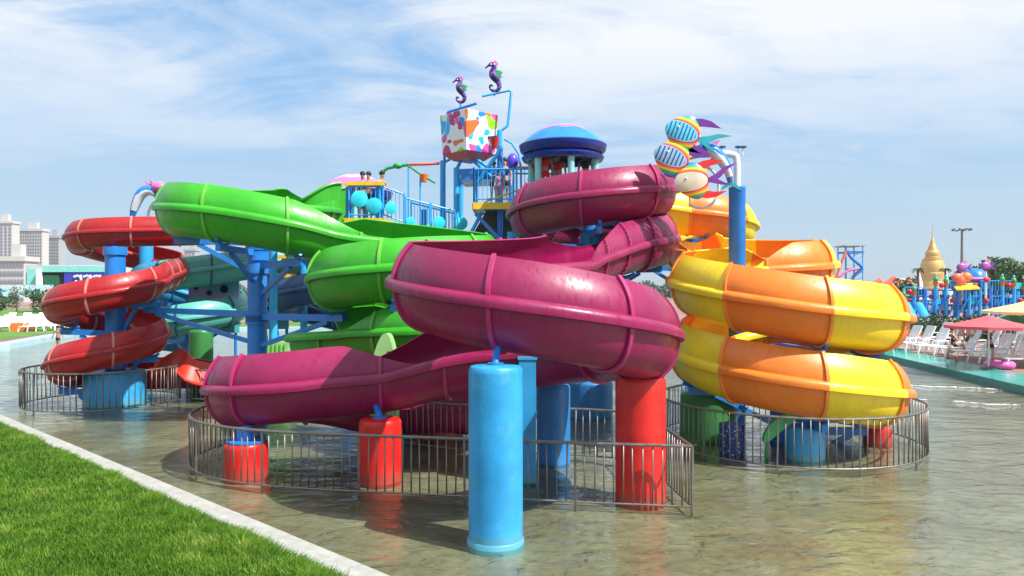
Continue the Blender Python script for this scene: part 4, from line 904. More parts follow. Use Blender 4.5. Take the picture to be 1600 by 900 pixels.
# flared entry wall of the green slide at the left platform
ep = thing('entry_panel', 'bright green flared wall where the green slide leaves the left platform', 'slide entry', (-5.9, 23.7, 0))
rows = []
for i in range(13):
    u = i/12; x = -5.48-1.35*u; yy = 23.75-.35*u-.25*math.sin(u*PI); zt = 6.80-.62*(3*u*u-2*u**3); zb = 5.42+.45*u
    rows.append((x, yy, zt, zb))
v = []
for x, yy, zt, zb in rows: v += [(x, yy, zb), (x, yy, zt), (x, yy+.05, zt), (x, yy+.05, zb)]
MB().add(v, [(i*4+k, i*4+(k+1) % 4, i*4+4+(k+1) % 4, i*4+4+k) for i in range(12) for k in range(4)]+[(0, 3, 2, 1), (48, 49, 50, 51)]).build('entry_wall', 'green', ep)
MB().tube([(x, yy-.01, zt) for x, yy, zt, zb in rows], .05, 8).build('rolled_edge', 'green', ep)
MB().tube([(x, yy+1.2, zt+.02) for x, yy, zt, zb in rows], .05, 8).build('rolled_edge', 'green', ep)
v = []
for x, yy, zt, zb in rows: v += [(x, yy+1.2, zb), (x, yy+1.2, zt), (x, yy+1.25, zt), (x, yy+1.25, zb)]
MB().add(v, [(i*4+k, i*4+(k+1) % 4, i*4+4+(k+1) % 4, i*4+4+k) for i in range(12) for k in range(4)]+[(0, 3, 2, 1), (48, 49, 50, 51)]).build('entry_wall', 'green', ep)
M['screen_green'] = mat('dark_green_screen', (.01, .12, .05), rough=.3)
M['banner_blue'] = mat('violet_blue_banner', (.05, .04, .45), rough=.6)
M['parasol_red'] = mat('coral_red_canvas', (.72, .10, .12), rough=.85); M['parasol_yellow'] = mat('pale_yellow_canvas', (.80, .66, .28), rough=.85); M['parasol_green'] = mat('green_blue_canvas', (.10, .45, .30), rough=.85)
M['ring_pink'] = mat('pink_vinyl', (.80, .16, .50), rough=.25); M['gold'] = mat('weathered_gold_paint', (.62, .40, .13), rough=.42, metal=.25, var=.12); M['dome_pale'] = mat('pale_dome', (.62, .66, .66), rough=.6)
M['fish_purple'] = mat('purple_pink_fish', (.28, .08, .35), rough=.35, var=.6, scale=2)
def mural_mat():
    m, t, b = base('wave_mural'); tc = t.nodes.new('ShaderNodeTexCoord'); n = N(t, 'ShaderNodeTexNoise', ins={'Scale': .8, 'Detail': 1, 'Distortion': 1}); t.links.new(tc.outputs['Object'], n.inputs['Vector'])
    r = ramp(t, [(0, (.05, .35, .65)), (.40, (.55, .75, .80)), (.52, (.70, .40, .55)), (.57, (.65, .80, .82)), (.66, (.10, .45, .25))], 'CONSTANT'); t.links.new(n.outputs[0], r.inputs[0]); t.links.new(r.outputs[0], b.inputs['Base Color']); return m
M['mural'] = mural_mat()
# bathers on the tower
person('dark haired bather at the left end of the left platform rail', (-5.05, 25.0, 5.7), .3, top='black_cloth', h=1.6, skin='skin_tan')
person('bather leaning on the yellow rail, second from the left on the left platform', (-4.75, 24.5, 5.7), -.2, top=None, h=1.52, skin='skin_tan', arms='front')
person('shirtless bather at the right end of the left platform rail', (-4.4, 24.6, 5.7), .9, top=None, h=1.55, arms='front', lean=-.10)
person('bather standing on the right platform in a patterned suit', (-.62, 25.1, 6.22), .4, top='lightblue_cloth', h=1.45, arms='front')
person('bather in black at the back of the right platform beside the ball', (-.25, 25.6, 6.22), -.3, top='black_cloth', h=1.65, long_hair=True)
person('small child in pink at the rail of the right platform', (-.42, 24.6, 6.22), 0, top='pink_cloth', bottom='pink_cloth', h=1.1)
person('lifeguard in a red shirt at the left under the blue dome', (1.05, 23.3, 6.2), .2, top='red_cloth', bottom='red_cloth', h=1.6, skin='skin_tan')
person('second lifeguard in dark red, in shade under the blue dome', (1.5, 23.8, 6.2), -.3, top='red_cloth', bottom='black_cloth', h=1.55, skin='skin_tan')
person('dark haired person at the right under the blue dome', (2.35, 23.7, 6.2), -.4, top='black_cloth', h=1.6, skin='skin_tan')
# ------------------------------------------------------------------ fish and dolphin sculpture on its post
def fish_mat(name, front, stripes):
    m, t, b = base(name); tc = t.nodes.new('ShaderNodeTexCoord'); sp = t.nodes.new('ShaderNodeSeparateXYZ'); t.links.new(tc.outputs['Object'], sp.inputs[0])
    # rainbow bands bow round the face towards the tail and fins
    d = N(t, 'ShaderNodeVectorMath', operation='DISTANCE', ins={1: (-.16, 0, 0)}); mp = N(t, 'ShaderNodeMapping'); mp.inputs['Scale'].default_value = (.85, 0, 1.75); t.links.new(tc.outputs['Object'], mp.inputs[0]); t.links.new(mp.outputs[0], d.inputs[0])
    r = ramp(t, [(0, front), (.40, (.65, .02, .08)), (.45, (.85, .25, .02)), (.51, (.9, .6, .02)), (.58, (.10, .45, .12)), (.65, (.02, .35, .60)), (.74, (.20, .03, .35))], 'CONSTANT'); t.links.new(d.outputs['Value'], r.inputs[0])
    wv = N(t, 'ShaderNodeTexWave', ins={'Scale': stripes, 'Distortion': .6}); t.links.new(tc.outputs['Object'], wv.inputs['Vector']); wr = ramp(t, [(.55, (1, 1, 1)), (.75, (.03, .22, .38))]); t.links.new(wv.outputs[0], wr.inputs[0])
    lt = N(t, 'ShaderNodeMath', operation='LESS_THAN', ins={1: .36}); t.links.new(d.outputs['Value'], lt.inputs[0])
    mx_ = N(t, 'ShaderNodeMixRGB', blend_type='MULTIPLY'); t.links.new(lt.outputs[0], mx_.inputs[0]); t.links.new(r.outputs[0], mx_.inputs[1]); t.links.new(wr.outputs[0], mx_.inputs[2]); t.links.new(mx_.outputs[0], b.inputs['Base Color'])
    b.inputs['Roughness'].default_value = .25; b.inputs['Coat Weight'].default_value = .3; return m
M['fishA'] = fish_mat('fish_paint_blue', (.12, .55, .78), 3.4); M['fishB'] = fish_mat('fish_paint_grey_blue', (.28, .42, .62), 3.2); M['fishC'] = fish_mat('fish_paint_cream', (.62, .55, .42), 0.0)
def fish(label, c, k, tilt, body, tail='fin_teal', fin='purple', fin2='purple'):
    t = thing('fish_sculpture', label, 'fish sculpture', c); t.rotation_euler = (0, tilt, 0)
    # body: deep flat disc, pointed mouth to the left
    n = 28; v = []; 
    out = []
    for q in range(n):
        a = 2*PI*q/n; rr = .50+.06*math.cos(2*a); x = math.cos(a)*.42; z = math.sin(a)*.57
        if math.cos(a) < -.3: x -= .34*(abs(math.cos(a))-.3); z *= 1-.30*(abs(math.cos(a))-.3)
        out.append((x, z))
    rings = [(0, .12), (.45, .10), (.8, .06), (1.0, .0)]
    for sgn in (-1, 1):
        for f_, dpt in rings: v += [(x*max(f_, .02)*k, sgn*dpt*k, z*max(f_, .02)*k) for x, z in out]
    fs = []
    for s_ in range(2):
        o = s_*4*n
        for i in range(3): fs += [(o+i*n+q, o+i*n+(q+1) % n, o+(i+1)*n+(q+1) % n, o+(i+1)*n+q) for q in range(n)]
        fs.append(tuple(range(o, o+n)))
    MB().add(v, fs).build('body', body, t, local=True)
    pl = lambda pts, nm, m, th=.035: MB().plate([(x*k, 0, z*k) for x, z in pts], (0, 1, 0), th).build(nm, m, t, smooth=False, local=True)
    pl([(.42, .06), (.62, .14), (.95, .34), (1.35, .42), (1.0, .22), (.78, .02), (.70, -.02), (.85, -.12), (1.1, -.26), (.78, -.20), (.42, -.08)], 'tail_fin', tail)
    pl([(.05, .50), (.30, .60), (.60, .62), (.95, .52), (.55, .42), (.33, .36)], 'dorsal_fin', fin)
    pl([(.05, -.50), (.30, -.58), (.60, -.56), (.95, -.42), (.55, -.40), (.33, -.34)], 'anal_fin', fin2)
    for s_ in (-1, 1):
        e = MB().ball((-.30*k, s_*.085*k, .10*k), .045*k, 10).build('eye', 'white', t, local=True); MB().ball((-.315*k, s_*.115*k, .10*k), .02*k, 8).build('pupil', 'black', e, local=True)
    return t
def dolphin(name, label, pts, rr, m='mid_blue', belly='white_fish', tailm='fin_teal', side=1, finm='pink'):
    P = chaikin([Vector(p) for p in pts], 2); n = len(P); t = thing(name, label, 'dolphin sculpture', pts[0])
    r = np.interp(np.linspace(0, 1, n), np.linspace(0, 1, len(rr)), rr)
    MB().tube(P, r, 12).build('body', m, t)
    MB().tube([p+Vector((0, -.10*0, 0))+Vector((-side*.0, -r[i]*.18, -r[i]*.25)) for i, p in enumerate(P[3:-4])], r[3:-4]*.86, 10).build('belly', belly, t)
    d = (P[-1]-P[-2]).normalized(); sd = Vector((0, 0, 1)).cross(d) if abs(d.z) < .5 else Vector((1, 0, 0)); c = P[-1]; R_ = max(rr)
    MB().plate([c-d*.05, c+sd*R_*1.3+d*R_*.7, c+sd*R_*1.7+d*R_*1.4, c+d*R_*.6, c-sd*R_*1.7+d*R_*1.4, c-sd*R_*1.3+d*R_*.7], d.cross(sd), .04).build('tail_fluke', tailm, t, smooth=False)
    m_ = P[n//3]; dd = (P[n//3+1]-P[n//3-1]).normalized(); up = Vector((0, 1, 0)).cross(dd); up = up if up.z > 0 else -up
    MB().plate([m_+up*R_*.7-dd*R_*.8, m_+up*R_*2.0+dd*R_*.9, m_+up*R_*.7+dd*R_*.5], (0, 1, 0), .05).build('dorsal_fin', finm, t, smooth=False)
    MB().ball(P[4]+Vector((0, -r[4]*.9, r[4]*.2)), .035, 8).build('eye', 'black', t)
    return t
sp = thing('sculpture_post', 'tall blue post with white bent pipes that carry the fish sculptures', 'post', (5.48, 18.0, 0))
MB().lathe((5.48, 18.0, 0), [(.20, -.3), (.20, 5.82), (.205, 5.83), (.205, 5.88), (.01, 5.90)], 24).build('post_shaft', 'pole_blue', sp)
MB().tube(chaikin([(5.48, 18, 5.85), (5.48, 18, 6.6), (5.40, 18, 6.68), (5.0, 18, 6.72), (4.75, 18, 6.70)], 2), .085, 12).build('white_pipe', 'white_pipe', sp)
MB().tube(chaikin([(5.0, 18, 6.72), (4.75, 18.05, 6.75), (4.65, 18.1, 7.0), (4.55, 18.1, 7.18), (4.35, 18.1, 7.2)], 2), .05, 8).build('white_pipe', 'white_pipe', sp)
MB().tube(chaikin([(4.75, 18, 6.70), (4.3, 18.1, 6.6), (3.95, 18.1, 6.55)], 1), .05, 8).build('white_pipe', 'white_pipe', sp)
ringp = [(4.62+.44*math.cos(a), 18.1, 5.9+.52*math.sin(a)) for a in np.linspace(R(110), R(-130), 20)]
MB().tube([(5.0, 18, 6.7), (4.8, 18.05, 6.5)]+ringp, .035, 8).build('white_hoop', 'white_pipe', sp)
for dx_ in (-.28, .1, .22):
    MB().ball((5.40+dx_, 17.98, 6.86), .07, 8, sc=(1.3, 1, .5)).build('nozzle', 'dark_blue', sp); MB().bar((5.40+dx_, 18, 6.66), (5.40+dx_, 18, 6.84), .015).build('nozzle_stem', 'white_pipe', sp)
fish('blue striped fish sculpture at the top with rainbow bands', (4.14, 17.6, 7.10), .78, .35, 'fishA')
fish('grey blue striped fish sculpture at the left of the group', (3.88, 17.6, 6.50), .80, .40, 'fishB')
fish('cream fish sculpture with rainbow edge, the lowest of the group', (4.34, 17.5, 5.96), .76, -.12, 'fishC', tail='purple', fin='red_paint', fin2='red_paint')
dolphin('dolphin_sculpture', 'blue and white dolphin sculpture curving down beside the white pipe', [(4.35, 17.9, 6.72), (4.75, 17.8, 6.83), (5.05, 17.8, 6.55), (5.22, 17.8, 6.22), (5.25, 17.8, 5.98)], [.05, .15, .15, .10, .05])
# the left sculpture behind the red slide
sp = thing('sculpture_post', 'light blue post with the dolphin and ball sculpture behind the red slide', 'post', (-13.45, 27.2, 0))
MB().lathe((-13.45, 27.2, 0), [(.24, -.3), (.24, 5.7), (.01, 5.72)], 20).build('post_shaft', 'sky_blue', sp)
MB().tube(chaikin([(-13.45, 27.2, 5.7), (-13.35, 27.2, 6.4), (-13.0, 27.2, 6.75), (-12.9, 27.2, 6.1)], 2), .05, 8).build('white_pipe', 'white_pipe', sp)
dolphin('dolphin_sculpture', 'blue arching dolphin sculpture above the red slide at the left', [(-12.75, 27.0, 6.62), (-13.1, 27.0, 7.05), (-13.5, 27.0, 6.98), (-13.75, 27.0, 6.5), (-13.88, 27.0, 6.0)], [.07, .18, .20, .15, .06], tailm='sky_blue', side=-1)
b_ = thing('ball_sculpture', 'pink painted ball held above the arching dolphin at the left', 'ball sculpture', (-12.85, 27.0, 7.15)); MB().ball((-12.85, 27.0, 7.12), .26, 14, sc=(1.25, 1, .8)).build('ball', 'pink', b_)
MB().plate([(-13.1, 27.0, 7.2), (-13.5, 27.0, 7.38), (-13.3, 27.0, 7.22), (-13.45, 27.0, 7.15)], (0, 1, 0), .05).build('ribbon', 'pink', b_, smooth=False)
# leaf shaped pillar and little boxes near the green exit
lf = thing('leaf_sculpture', 'light green leaf shaped board standing between the green and magenta slides', 'leaf sculpture', (-2.55, 15.0, 0))
pts = [(-2.82, .2), (-2.86, 1.5), (-2.76, 2.15), (-2.58, 2.55), (-2.42, 2.45), (-2.30, 1.7), (-2.34, .2)]
MB().plate(chaikin([(x, 15.0, z) for x, z in pts], 2, True), (.35, 1, 0), .16).build('leaf_blade', 'leaf_green', lf, smooth=False)
MB().bar((-2.5, 15.22, -.3), (-2.5, 15.22, 2.1), .15, 12).build('leaf_stem', 'pillar_green', lf)
bx = thing('pump_box', 'pale green ribbed box beside the tall blue post', 'box', (-7.5, 24, 0))
MB().box((-7.55, 24, .75), (.72, .6, 1.9)).build('box_body', 'leaf_green', bx, smooth=False)
for i in range(5): MB().box((-7.82+i*.135, 23.68, .75), (.04, .04, 1.8)).build('box_rib', 'green_rib', bx, smooth=False)
lf = thing('leaf_sculpture', 'small green leaf fin inside the right ring fence', 'leaf sculpture', (5.4, 14.8, 0))
MB().plate(chaikin([(5.0, 14.8, .45), (5.2, 14.8, .78), (5.55, 14.8, .95), (5.9, 14.8, .92), (5.6, 14.8, .75), (5.3, 14.8, .5), (5.05, 14.8, .3)], 2, True), (0, 1, 0), .10).build('leaf_blade', 'green_paint', lf, smooth=False)
MB().bar((5.1, 14.9, -.3), (5.15, 14.85, .55), .04).build('leaf_stem', 'green_paint', lf)
fl = thing('reflection_stub', 'added round stub painted with dark blue dotted water reflections, behind the right ring railing', 'pillar', (4.55, 15.3, 0))  # stub added in the pool to carry painted water reflections
def water_reflection_mat():
    m, t, b = base('painted_water_reflection'); tc = t.nodes.new('ShaderNodeTexCoord'); n = N(t, 'ShaderNodeTexVoronoi', ins={'Scale': 14}); t.links.new(tc.outputs['Object'], n.inputs['Vector'])
    r = ramp(t, [(0, (.35, .42, .55)), (.24, (.02, .08, .30)), (.45, (.012, .03, .14))], 'CONSTANT'); t.links.new(n.outputs['Distance'], r.inputs[0]); t.links.new(r.outputs[0], b.inputs['Base Color']); return m  # pale dots on dark blue imitate the reflecting water
M['water_reflection'] = water_reflection_mat()
MB().lathe((4.55, 15.3, 0), [(.26, -.3), (.26, .62), (.01, .63)], 20).build('pillar_body', 'water_reflection', fl)
# ------------------------------------------------------------------ background
def foliage(mb_pts, size, name, parent, m, flat=.0):
    """many small leaf cards spread through the crown"""
    n = len(mb_pts); P = np.array(mb_pts); a = RNG.normal(size=(n, 3)); a /= np.linalg.norm(a, axis=1)[:, None]; b = np.cross(a, RNG.normal(size=(n, 3))); b /= np.linalg.norm(b, axis=1)[:, None]
    s = RNG.uniform(.6, 1.3, n)[:, None]*size
    V = np.stack([P-a*s, P-b*s*.5, P+a*s, P+b*s*.5], 1).reshape(-1, 3)
    me = bpy.data.meshes.new(name); me.from_pydata(V.tolist(), [], (np.arange(n)[:, None]*4+np.arange(4)).tolist()); me.materials.append(M[m])
    o = bpy.data.objects.new(name, me); COL.objects.link(o); 
    if parent is not None: o.parent = parent
    WL[o.name] = Vector((0, 0, 0)); return o
def leaf_mat(name, c0, c1, c2):
    m, t, b = base(name); g = t.nodes.new('ShaderNodeNewGeometry'); r = ramp(t, [(0, c0), (.5, c1), (1, c2)]); t.links.new(g.outputs['Random Per Island'], r.inputs[0]); t.links.new(r.outputs[0], b.inputs['Base Color']); b.inputs['Roughness'].default_value = .6; return m
M['leaves'] = leaf_mat('tree_leaves', (.02, .055, .012), (.04, .10, .02), (.08, .16, .035))
M['leaves_dark'] = leaf_mat('dark_leaves', (.012, .04, .012), (.025, .07, .018), (.05, .11, .03))
M['bark'] = mat('bark', (.10, .07, .045), rough=.9)
def tree(label, x, y, h, r, m='leaves', group=None, n=900, trunk=.35, leaf=None):
    t = thing('tree', label, 'tree', (x, y, GZ), group); tb = MB(); hh = h*trunk
    tb.tube([(0, 0, 0), (.03*h, 0, hh*.6), (0, .02*h, h*.7)], [h*.028, h*.022, h*.008], 7)
    cl = []
    for i in range(9):
        a = RNG.uniform(0, 2*PI); rr = r*RNG.uniform(.2, .75); zz = RNG.uniform(hh*1.0, h*.88); c = (math.cos(a)*rr, math.sin(a)*rr, zz); cl.append((c, r*RNG.uniform(.32, .52)))
        tb.tube([(0, 0, min(zz, h*.6)*.8), (c[0]*.5, c[1]*.5, zz*.9), c], [h*.012, h*.008, h*.003], 5)
    tb.build('trunk', 'bark', t, local=True)
    pts = []
    for i in range(n):
        c, q = cl[RNG.integers(len(cl))]; v = RNG.normal(size=3); v /= np.linalg.norm(v); v *= q*RNG.uniform(.55, 1.05)**.6; pts.append((c[0]+v[0], c[1]+v[1], c[2]+v[2]*.8))
    foliage(pts, leaf or r*.085, 'crown', t, m); return t
def palm(label, x, y, h, r):
    t = thing('palm_tree', label, 'palm tree', (x, y, GZ)); MB().tube([(0, 0, 0), (.1, 0, h*.5), (0, 0, h)], [.22, .17, .14], 8).build('trunk', 'bark', t, local=True)
    for k in range(14):
        a = 2*PI*k/14+RNG.uniform(-.2, .2); e = RNG.uniform(.1, .7); pts = []
        for q in np.linspace(0, 1, 6): pts.append((math.cos(a)*r*q, math.sin(a)*r*q, h+r*(e*q-1.1*q*q*.8)))
        f = MB()
        for i in range(5):
            p = Vector(pts[i]); nx_ = Vector(pts[i+1]); sd = Vector((-math.sin(a), math.cos(a), -.3))*r*.16*(1-i/6)
            f.add([p-sd, nx_-sd*.8, nx_, p], [(0, 1, 2, 3)]); f.add([p, nx_, nx_+sd*.8+Vector((0, 0, -.1)), p+sd+Vector((0, 0, -.1))], [(0, 1, 2, 3)])
        f.build('frond', 'leaves_dark', t, local=True, smooth=False)
# far city blocks on the left
M['tower_white'] = mat('hazed_concrete_tower', (.52, .52, .50), rough=.8, var=.04, scale=.05)  # far walls kept pale, distance haze put into the colour
M['tower_grey'] = mat('hazed_grey_concrete_tower', (.36, .37, .38), rough=.8, var=.04, scale=.05)  # grey walls, likewise paled for distance haze
M['window_far'] = mat('far_window_glass', (.22, .25, .28), rough=.3)
def building(label, px0, px1, pyt, Y, nx_, nz, m='tower_white', dep=5, pyb=452):
    a = at(px0, pyt, Y); b = at(px1, pyt, Y); x0, x1, zt = a.x, b.x, a.z; wd = x1-x0
    t = thing('apartment_building', label, 'building', ((x0+x1)/2, Y, GZ))
    MB().box(((x0+x1)/2, Y+dep/2, (zt+GZ)/2-.0), (wd, dep, zt-GZ)).build('wall', m, t, smooth=False)
    MB().box(((x0+x1)/2, Y+dep/2, zt+.6), (wd+.8, dep+.8, 1.2)).build('parapet', m, t, smooth=False)
    MB().box(((x0+x1)/2+wd*.1, Y+dep/2, zt+2.7), (wd*.3, dep*.4, 3)).build('roof_house', m, t, smooth=False)
    wm = MB().box((0, 0, 0), (wd/nx_*.55, .3, (zt-GZ)/nz*.5)).mesh('window'); wm.materials.append(M['window_far'])
    for i in range(nx_):
        for k in range(nz):
            part('window', wm, t, (x0+wd*(i+.5)/nx_-(x0+x1)/2, -.10, (zt-GZ)*(k+.55)/nz))
    return t
building('white apartment tower at the left edge, the tallest one', -20, 19, 349, 330, 6, 22)
building('wide pale apartment tower second from the left edge', 20, 66, 361, 345, 12, 20)
building('grey apartment tower right of the two white ones', 68, 92, 372, 360, 6, 18, 'tower_grey')
building('low white building with a colonnade in front of the towers', -10, 38, 408, 180, 9, 5)
building('faint far apartment tower behind the blue post of the red coil', 288, 305, 392, 380, 3, 14, 'tower_grey')
# stage with screen and banner
st = thing('stage_building', 'pale teal stage building with a dark green screen beyond the left lawn', 'stage', (-60, 100, GZ))
def bxp(px0, px1, py0, py1, Y, dep, nm, m, parent):
    a = at(px0, py0, Y); b = at(px1, py1, Y); return MB().box(((a.x+b.x)/2, Y+dep/2, (a.z+b.z)/2), (b.x-a.x, dep, a.z-b.z)).build(nm, m, parent, smooth=False)
bxp(40, 180, 414, 452, 100.4, 8, 'wall', 'tower_white', st); bxp(62, 170, 416, 425, 99.4, .9, 'roof_beam', 'pale_teal', st)
bxp(66, 99, 426, 452, 99.8, .5, 'screen_frame', 'black', st); bxp(69, 92, 430, 446, 99.6, .15, 'screen', 'screen_green', st); bxp(56, 63, 420, 462, 99.2, 1.5, 'pillar', 'white', st)
bxp(42, 56, 420, 448, 100.0, .35, 'side_panel', 'pale_teal', st)
bn = thing('banner', 'violet blue banner with white brush writing next to the green screen', 'banner', (-57, 99, GZ))
bxp(100, 178, 425, 453, 99.5, .2, 'banner_sheet', 'banner_blue', bn)
def stroke(pts, r, nm='brush_stroke'):
    MB().tube([at(a, b, 99.42) for a, b in pts], [r*1.2, r, r*.5][:len(pts)] if len(pts) == 3 else r, 6).build(nm, 'white', bn)
for sx in (0, 15, 30):
    stroke([(116+sx, 433), (121+sx, 431), (127+sx, 434)], .16); stroke([(118+sx, 440), (123+sx, 442), (129+sx, 445)], .2); stroke([(125+sx, 430), (127+sx, 437), (122+sx, 447)], .18); stroke([(117+sx, 447), (121+sx, 444), (124+sx, 448)], .14)
wl = thing('mural_wall', 'low wall painted with blue and white waves in front of the stage', 'wall', (-62, 85, GZ))
bxp(0, 38, 445, 465, 85, .4, 'mural_panel', 'mural', wl); bxp(41, 80, 445, 464, 85, .4, 'mural_panel', 'mural', wl)
tree('round bushy tree at the left edge in front of the white building', -56.5, 80, 3.4, 2.4); tree('small tree left of the stage building', -49.5, 78, 3.3, 1.7, 'leaves_dark'); tree('slim dark tree in front of the mural wall', -53.0, 79, 3.9, 1.0, 'leaves_dark'); tree('low round bush at the left end of the mural wall', -54.5, 70, 1.8, 1.9, 'leaves_dark', trunk=.1)
# left lawns
def lawn(pts, name, z): tess(pts, [], z, name, M['lawn_far'])
lawn([(-90, 64), (-28, 67), (-28, 120), (-90, 120)], 'far_lawn_ground', GZ+.012)
lawn([(-60, 46), (-31.6, 44.5), (-34.4, 58.2), (-34.6, 60.5), (-60, 56)], 'left_lawn_ground', GZ+.012)
lawn([(-34.6, 60.5), (-34.2, 59.4), (-20, 62.2), (2, 62.2), (2, 75), (-60, 66), (-60, 56)][::1], 'back_lawn_ground', GZ+.016)
wl = thing('low_wall', 'long low white wall behind the left lawn chairs', 'wall', (-50, 62, GZ))
for i in range(14): MB().box((-74+i*3.0, 63.0, GZ+.45), (2.94, .25, .9)).build('wall_panel', 'white', wl, smooth=False)
bx = thing('planter', 'orange square planter box on the paving at the left', 'planter', (-43.5, 56, GZ))
bxp(14, 40, 505, 521, 56, 1.2, 'box_body', 'orange_paint', bx); foliage([(-43.9+RNG.uniform(-.65, .65), 56.6+RNG.uniform(-.5, .5), 1.0+RNG.uniform(-.05, .12)) for i in range(150)], .08, 'plant', None, 'leaves').parent = bx
for ch in bx.children:
    if ch.name.startswith('plant'): ch.location = -Vector(bx.location)
person('bather in a pink top standing left of the group behind the orange planter', (-42.9, 58, .6), .3, top='pink_cloth', h=1.62)
person('shirtless bather in the middle of the group behind the orange planter', (-42.1, 57.6, .6), -.4, h=1.68, skin='skin_tan')
person('bather in teal shorts at the right of the group behind the orange planter', (-40.6, 57.6, .5), .2, bottom='blue_cloth', h=1.6, skin='skin_tan')
person('bather in black trunks seen from behind, standing in the pool near the left bank', (-25.3, 41.2, -.07), PI-.2, pose='stand', h=1.38, arms='out', skin='skin_tan')
# sun loungers (white plastic)
def lounger():
    t = thing('sun_lounger', 'x', 'sun lounger', (0, 0, 0))
    MB().box((0, .35, .38), (.62, 1.25, .05)).build('seat', 'white', t, smooth=False, local=True)
    fr = MB(); 
    for s in (-.31, .31): fr.beam((s, -.28, .36), (s, -.72, 1.22), .05, .05)
    fr.beam((-.31, -.72, 1.22), (.31, -.72, 1.22), .05, .06); fr.beam((-.31, -.28, .38), (.31, -.28, .38), .05, .05); fr.build('back_frame', 'white', t, smooth=False, local=True)
    for i in range(5):
        x = -.24+i*.12; MB().beam((x, -.30, .38), (x, -.71, 1.19), .085, .015).build('back_slat', 'white', t, smooth=False, local=True)
    for s in (-.31, .31):
        for y, e in ((-.2, -.10), (.9, .12)): MB().beam((s, y, .36), (s*1.1, y+e, 0), .06, .05).build('leg', 'white', t, smooth=False, local=True)
        MB().tube([(s, -.40, .62), (s*1.15, -.1, .62), (s*1.12, .25, .58), (s*1.1, .3, .36)], .028, 6).build('armrest', 'white', t, local=True)
    return t
LG = lounger(); used = False
def place_lounger(x, y, rz, label, group=None):
    global used
    o = LG if not used else copy_tree(LG); used = True
    o.location = (x, y, GZ+.02); o.rotation_euler = (0, 0, rz); o['label'] = label
    if group: o['group'] = group
    return o
# right deck: chairs face the pool (towards -X)
fz = R(92)
lt = [(1392, 553, 39), (1412, 549, 38.6), (1432, 553, 37), (1455, 555, 36), (1478, 560, 34.8)]
names = ['leftmost', 'second from the left', 'third from the left', 'fourth from the left', 'fifth from the left']
for i, (px, py, Y) in enumerate(lt):
    p = at(px, py, Y); place_lounger(p.x+.8, Y, fz+RNG.uniform(-.15, .15), 'white lounger in the front row by the teal deck, '+names[i], 'white loungers on the right deck')
more = [(1506, 33.2, 'white lounger just behind the crouching person in white and blue', -.2), (1532, 32.0, 'white lounger with two bathers sitting behind it', .1), (1562, 31, 'white lounger beside the woman in black', .3), (1588, 29.6, 'white lounger nearest the right edge, with an open frame', -.3),
        (1520, 36.5, 'white lounger in the second row under the red parasol, left one', .2), (1555, 36, 'white lounger in the second row under the red parasol, right one', -.1), (1448, 43, 'white lounger in the back row in front of the hedge, left one', .1), (1478, 42.5, 'white lounger in the back row in front of the hedge, right one', 0)]
for px, Y, lab, dr in more:
    x = (px-800)*Y/F; place_lounger(x+.6, Y, fz+dr, lab, 'white loungers on the right deck')
ORD = ['first', 'second', 'third', 'fourth', 'fifth', 'sixth', 'seventh', 'eighth', 'ninth', 'tenth', 'eleventh', 'twelfth', 'thirteenth']
for row, (yy, x0, n) in enumerate(((58.6, -46.6, 0), (60.8, -47, 13))):
    for i in range(n):
        place_lounger(x0+i*1.35, yy+RNG.uniform(-.1, .1), PI+RNG.uniform(-.15, .15), ORD[i]+' white lounger from the left in the row before the long low white wall', 'loungers in a row at the far left')
for i, (px, Y) in enumerate(((4, 55.5), (48, 56), (62, 56.5), (76, 57), (90, 57.5), (104, 58))):
    place_lounger((px-800)*Y/F, Y, PI+RNG.uniform(-.2, .2), ORD[i]+' white lounger from the left in the row beside the orange planter', 'loungers near the orange planter')
person('person in a white and blue top crouching on the right deck', ((1478-800)*32.6/F, 32.6, GZ+.1), 1.3, pose='sit', top='lightblue_cloth', bottom='blue_cloth', h=1.6, arms='front', long_hair=True, lean=-.25)
person('bather in a red top sitting on a lounger behind the crouching person', ((1490-800)*34.4/F, 34.4, GZ+.5), 1.2, pose='sit', top='red_cloth', h=1.6, arms='front')
person('bald pink skinned bather sitting left under the red parasol', ((1502-800)*35.2/F, 35.2, GZ+.95), 2.6, pose='sit', top='lightblue_cloth', h=1.6)
person('bather in a lilac top sitting right under the red parasol', ((1515-800)*35.0/F, 35.0, GZ+.95), 2.8, pose='sit', top='purple_cloth', h=1.62)
person('woman in a black dress bending beside the loungers at the right', ((1548-800)*30.5/F, 30.5, GZ+.05), -1.2, top='black_cloth', bottom='black_cloth', h=1.6, arms='up', long_hair=True, lean=-.22)
person('person in dark red sitting in the shade of the parasols', ((1570-800)*36/F, 36, GZ+.4), 2.0, pose='sit', top='red_cloth', h=1.6, skin='skin_tan')
rg = thing('swim_ring', 'pink inflatable swim ring lying on the teal deck', 'swim ring', at(1562, 581, 29.6)); c = Vector((at(1562, 581, 29.6).x, 29.6, GZ+.17))
MB().tube([(c.x+.40*math.cos(a), c.y+.40*math.sin(a), c.z) for a in np.linspace(0, 2*PI, 25)], .15, 12, cap=False).build('ring', 'ring_pink', rg)
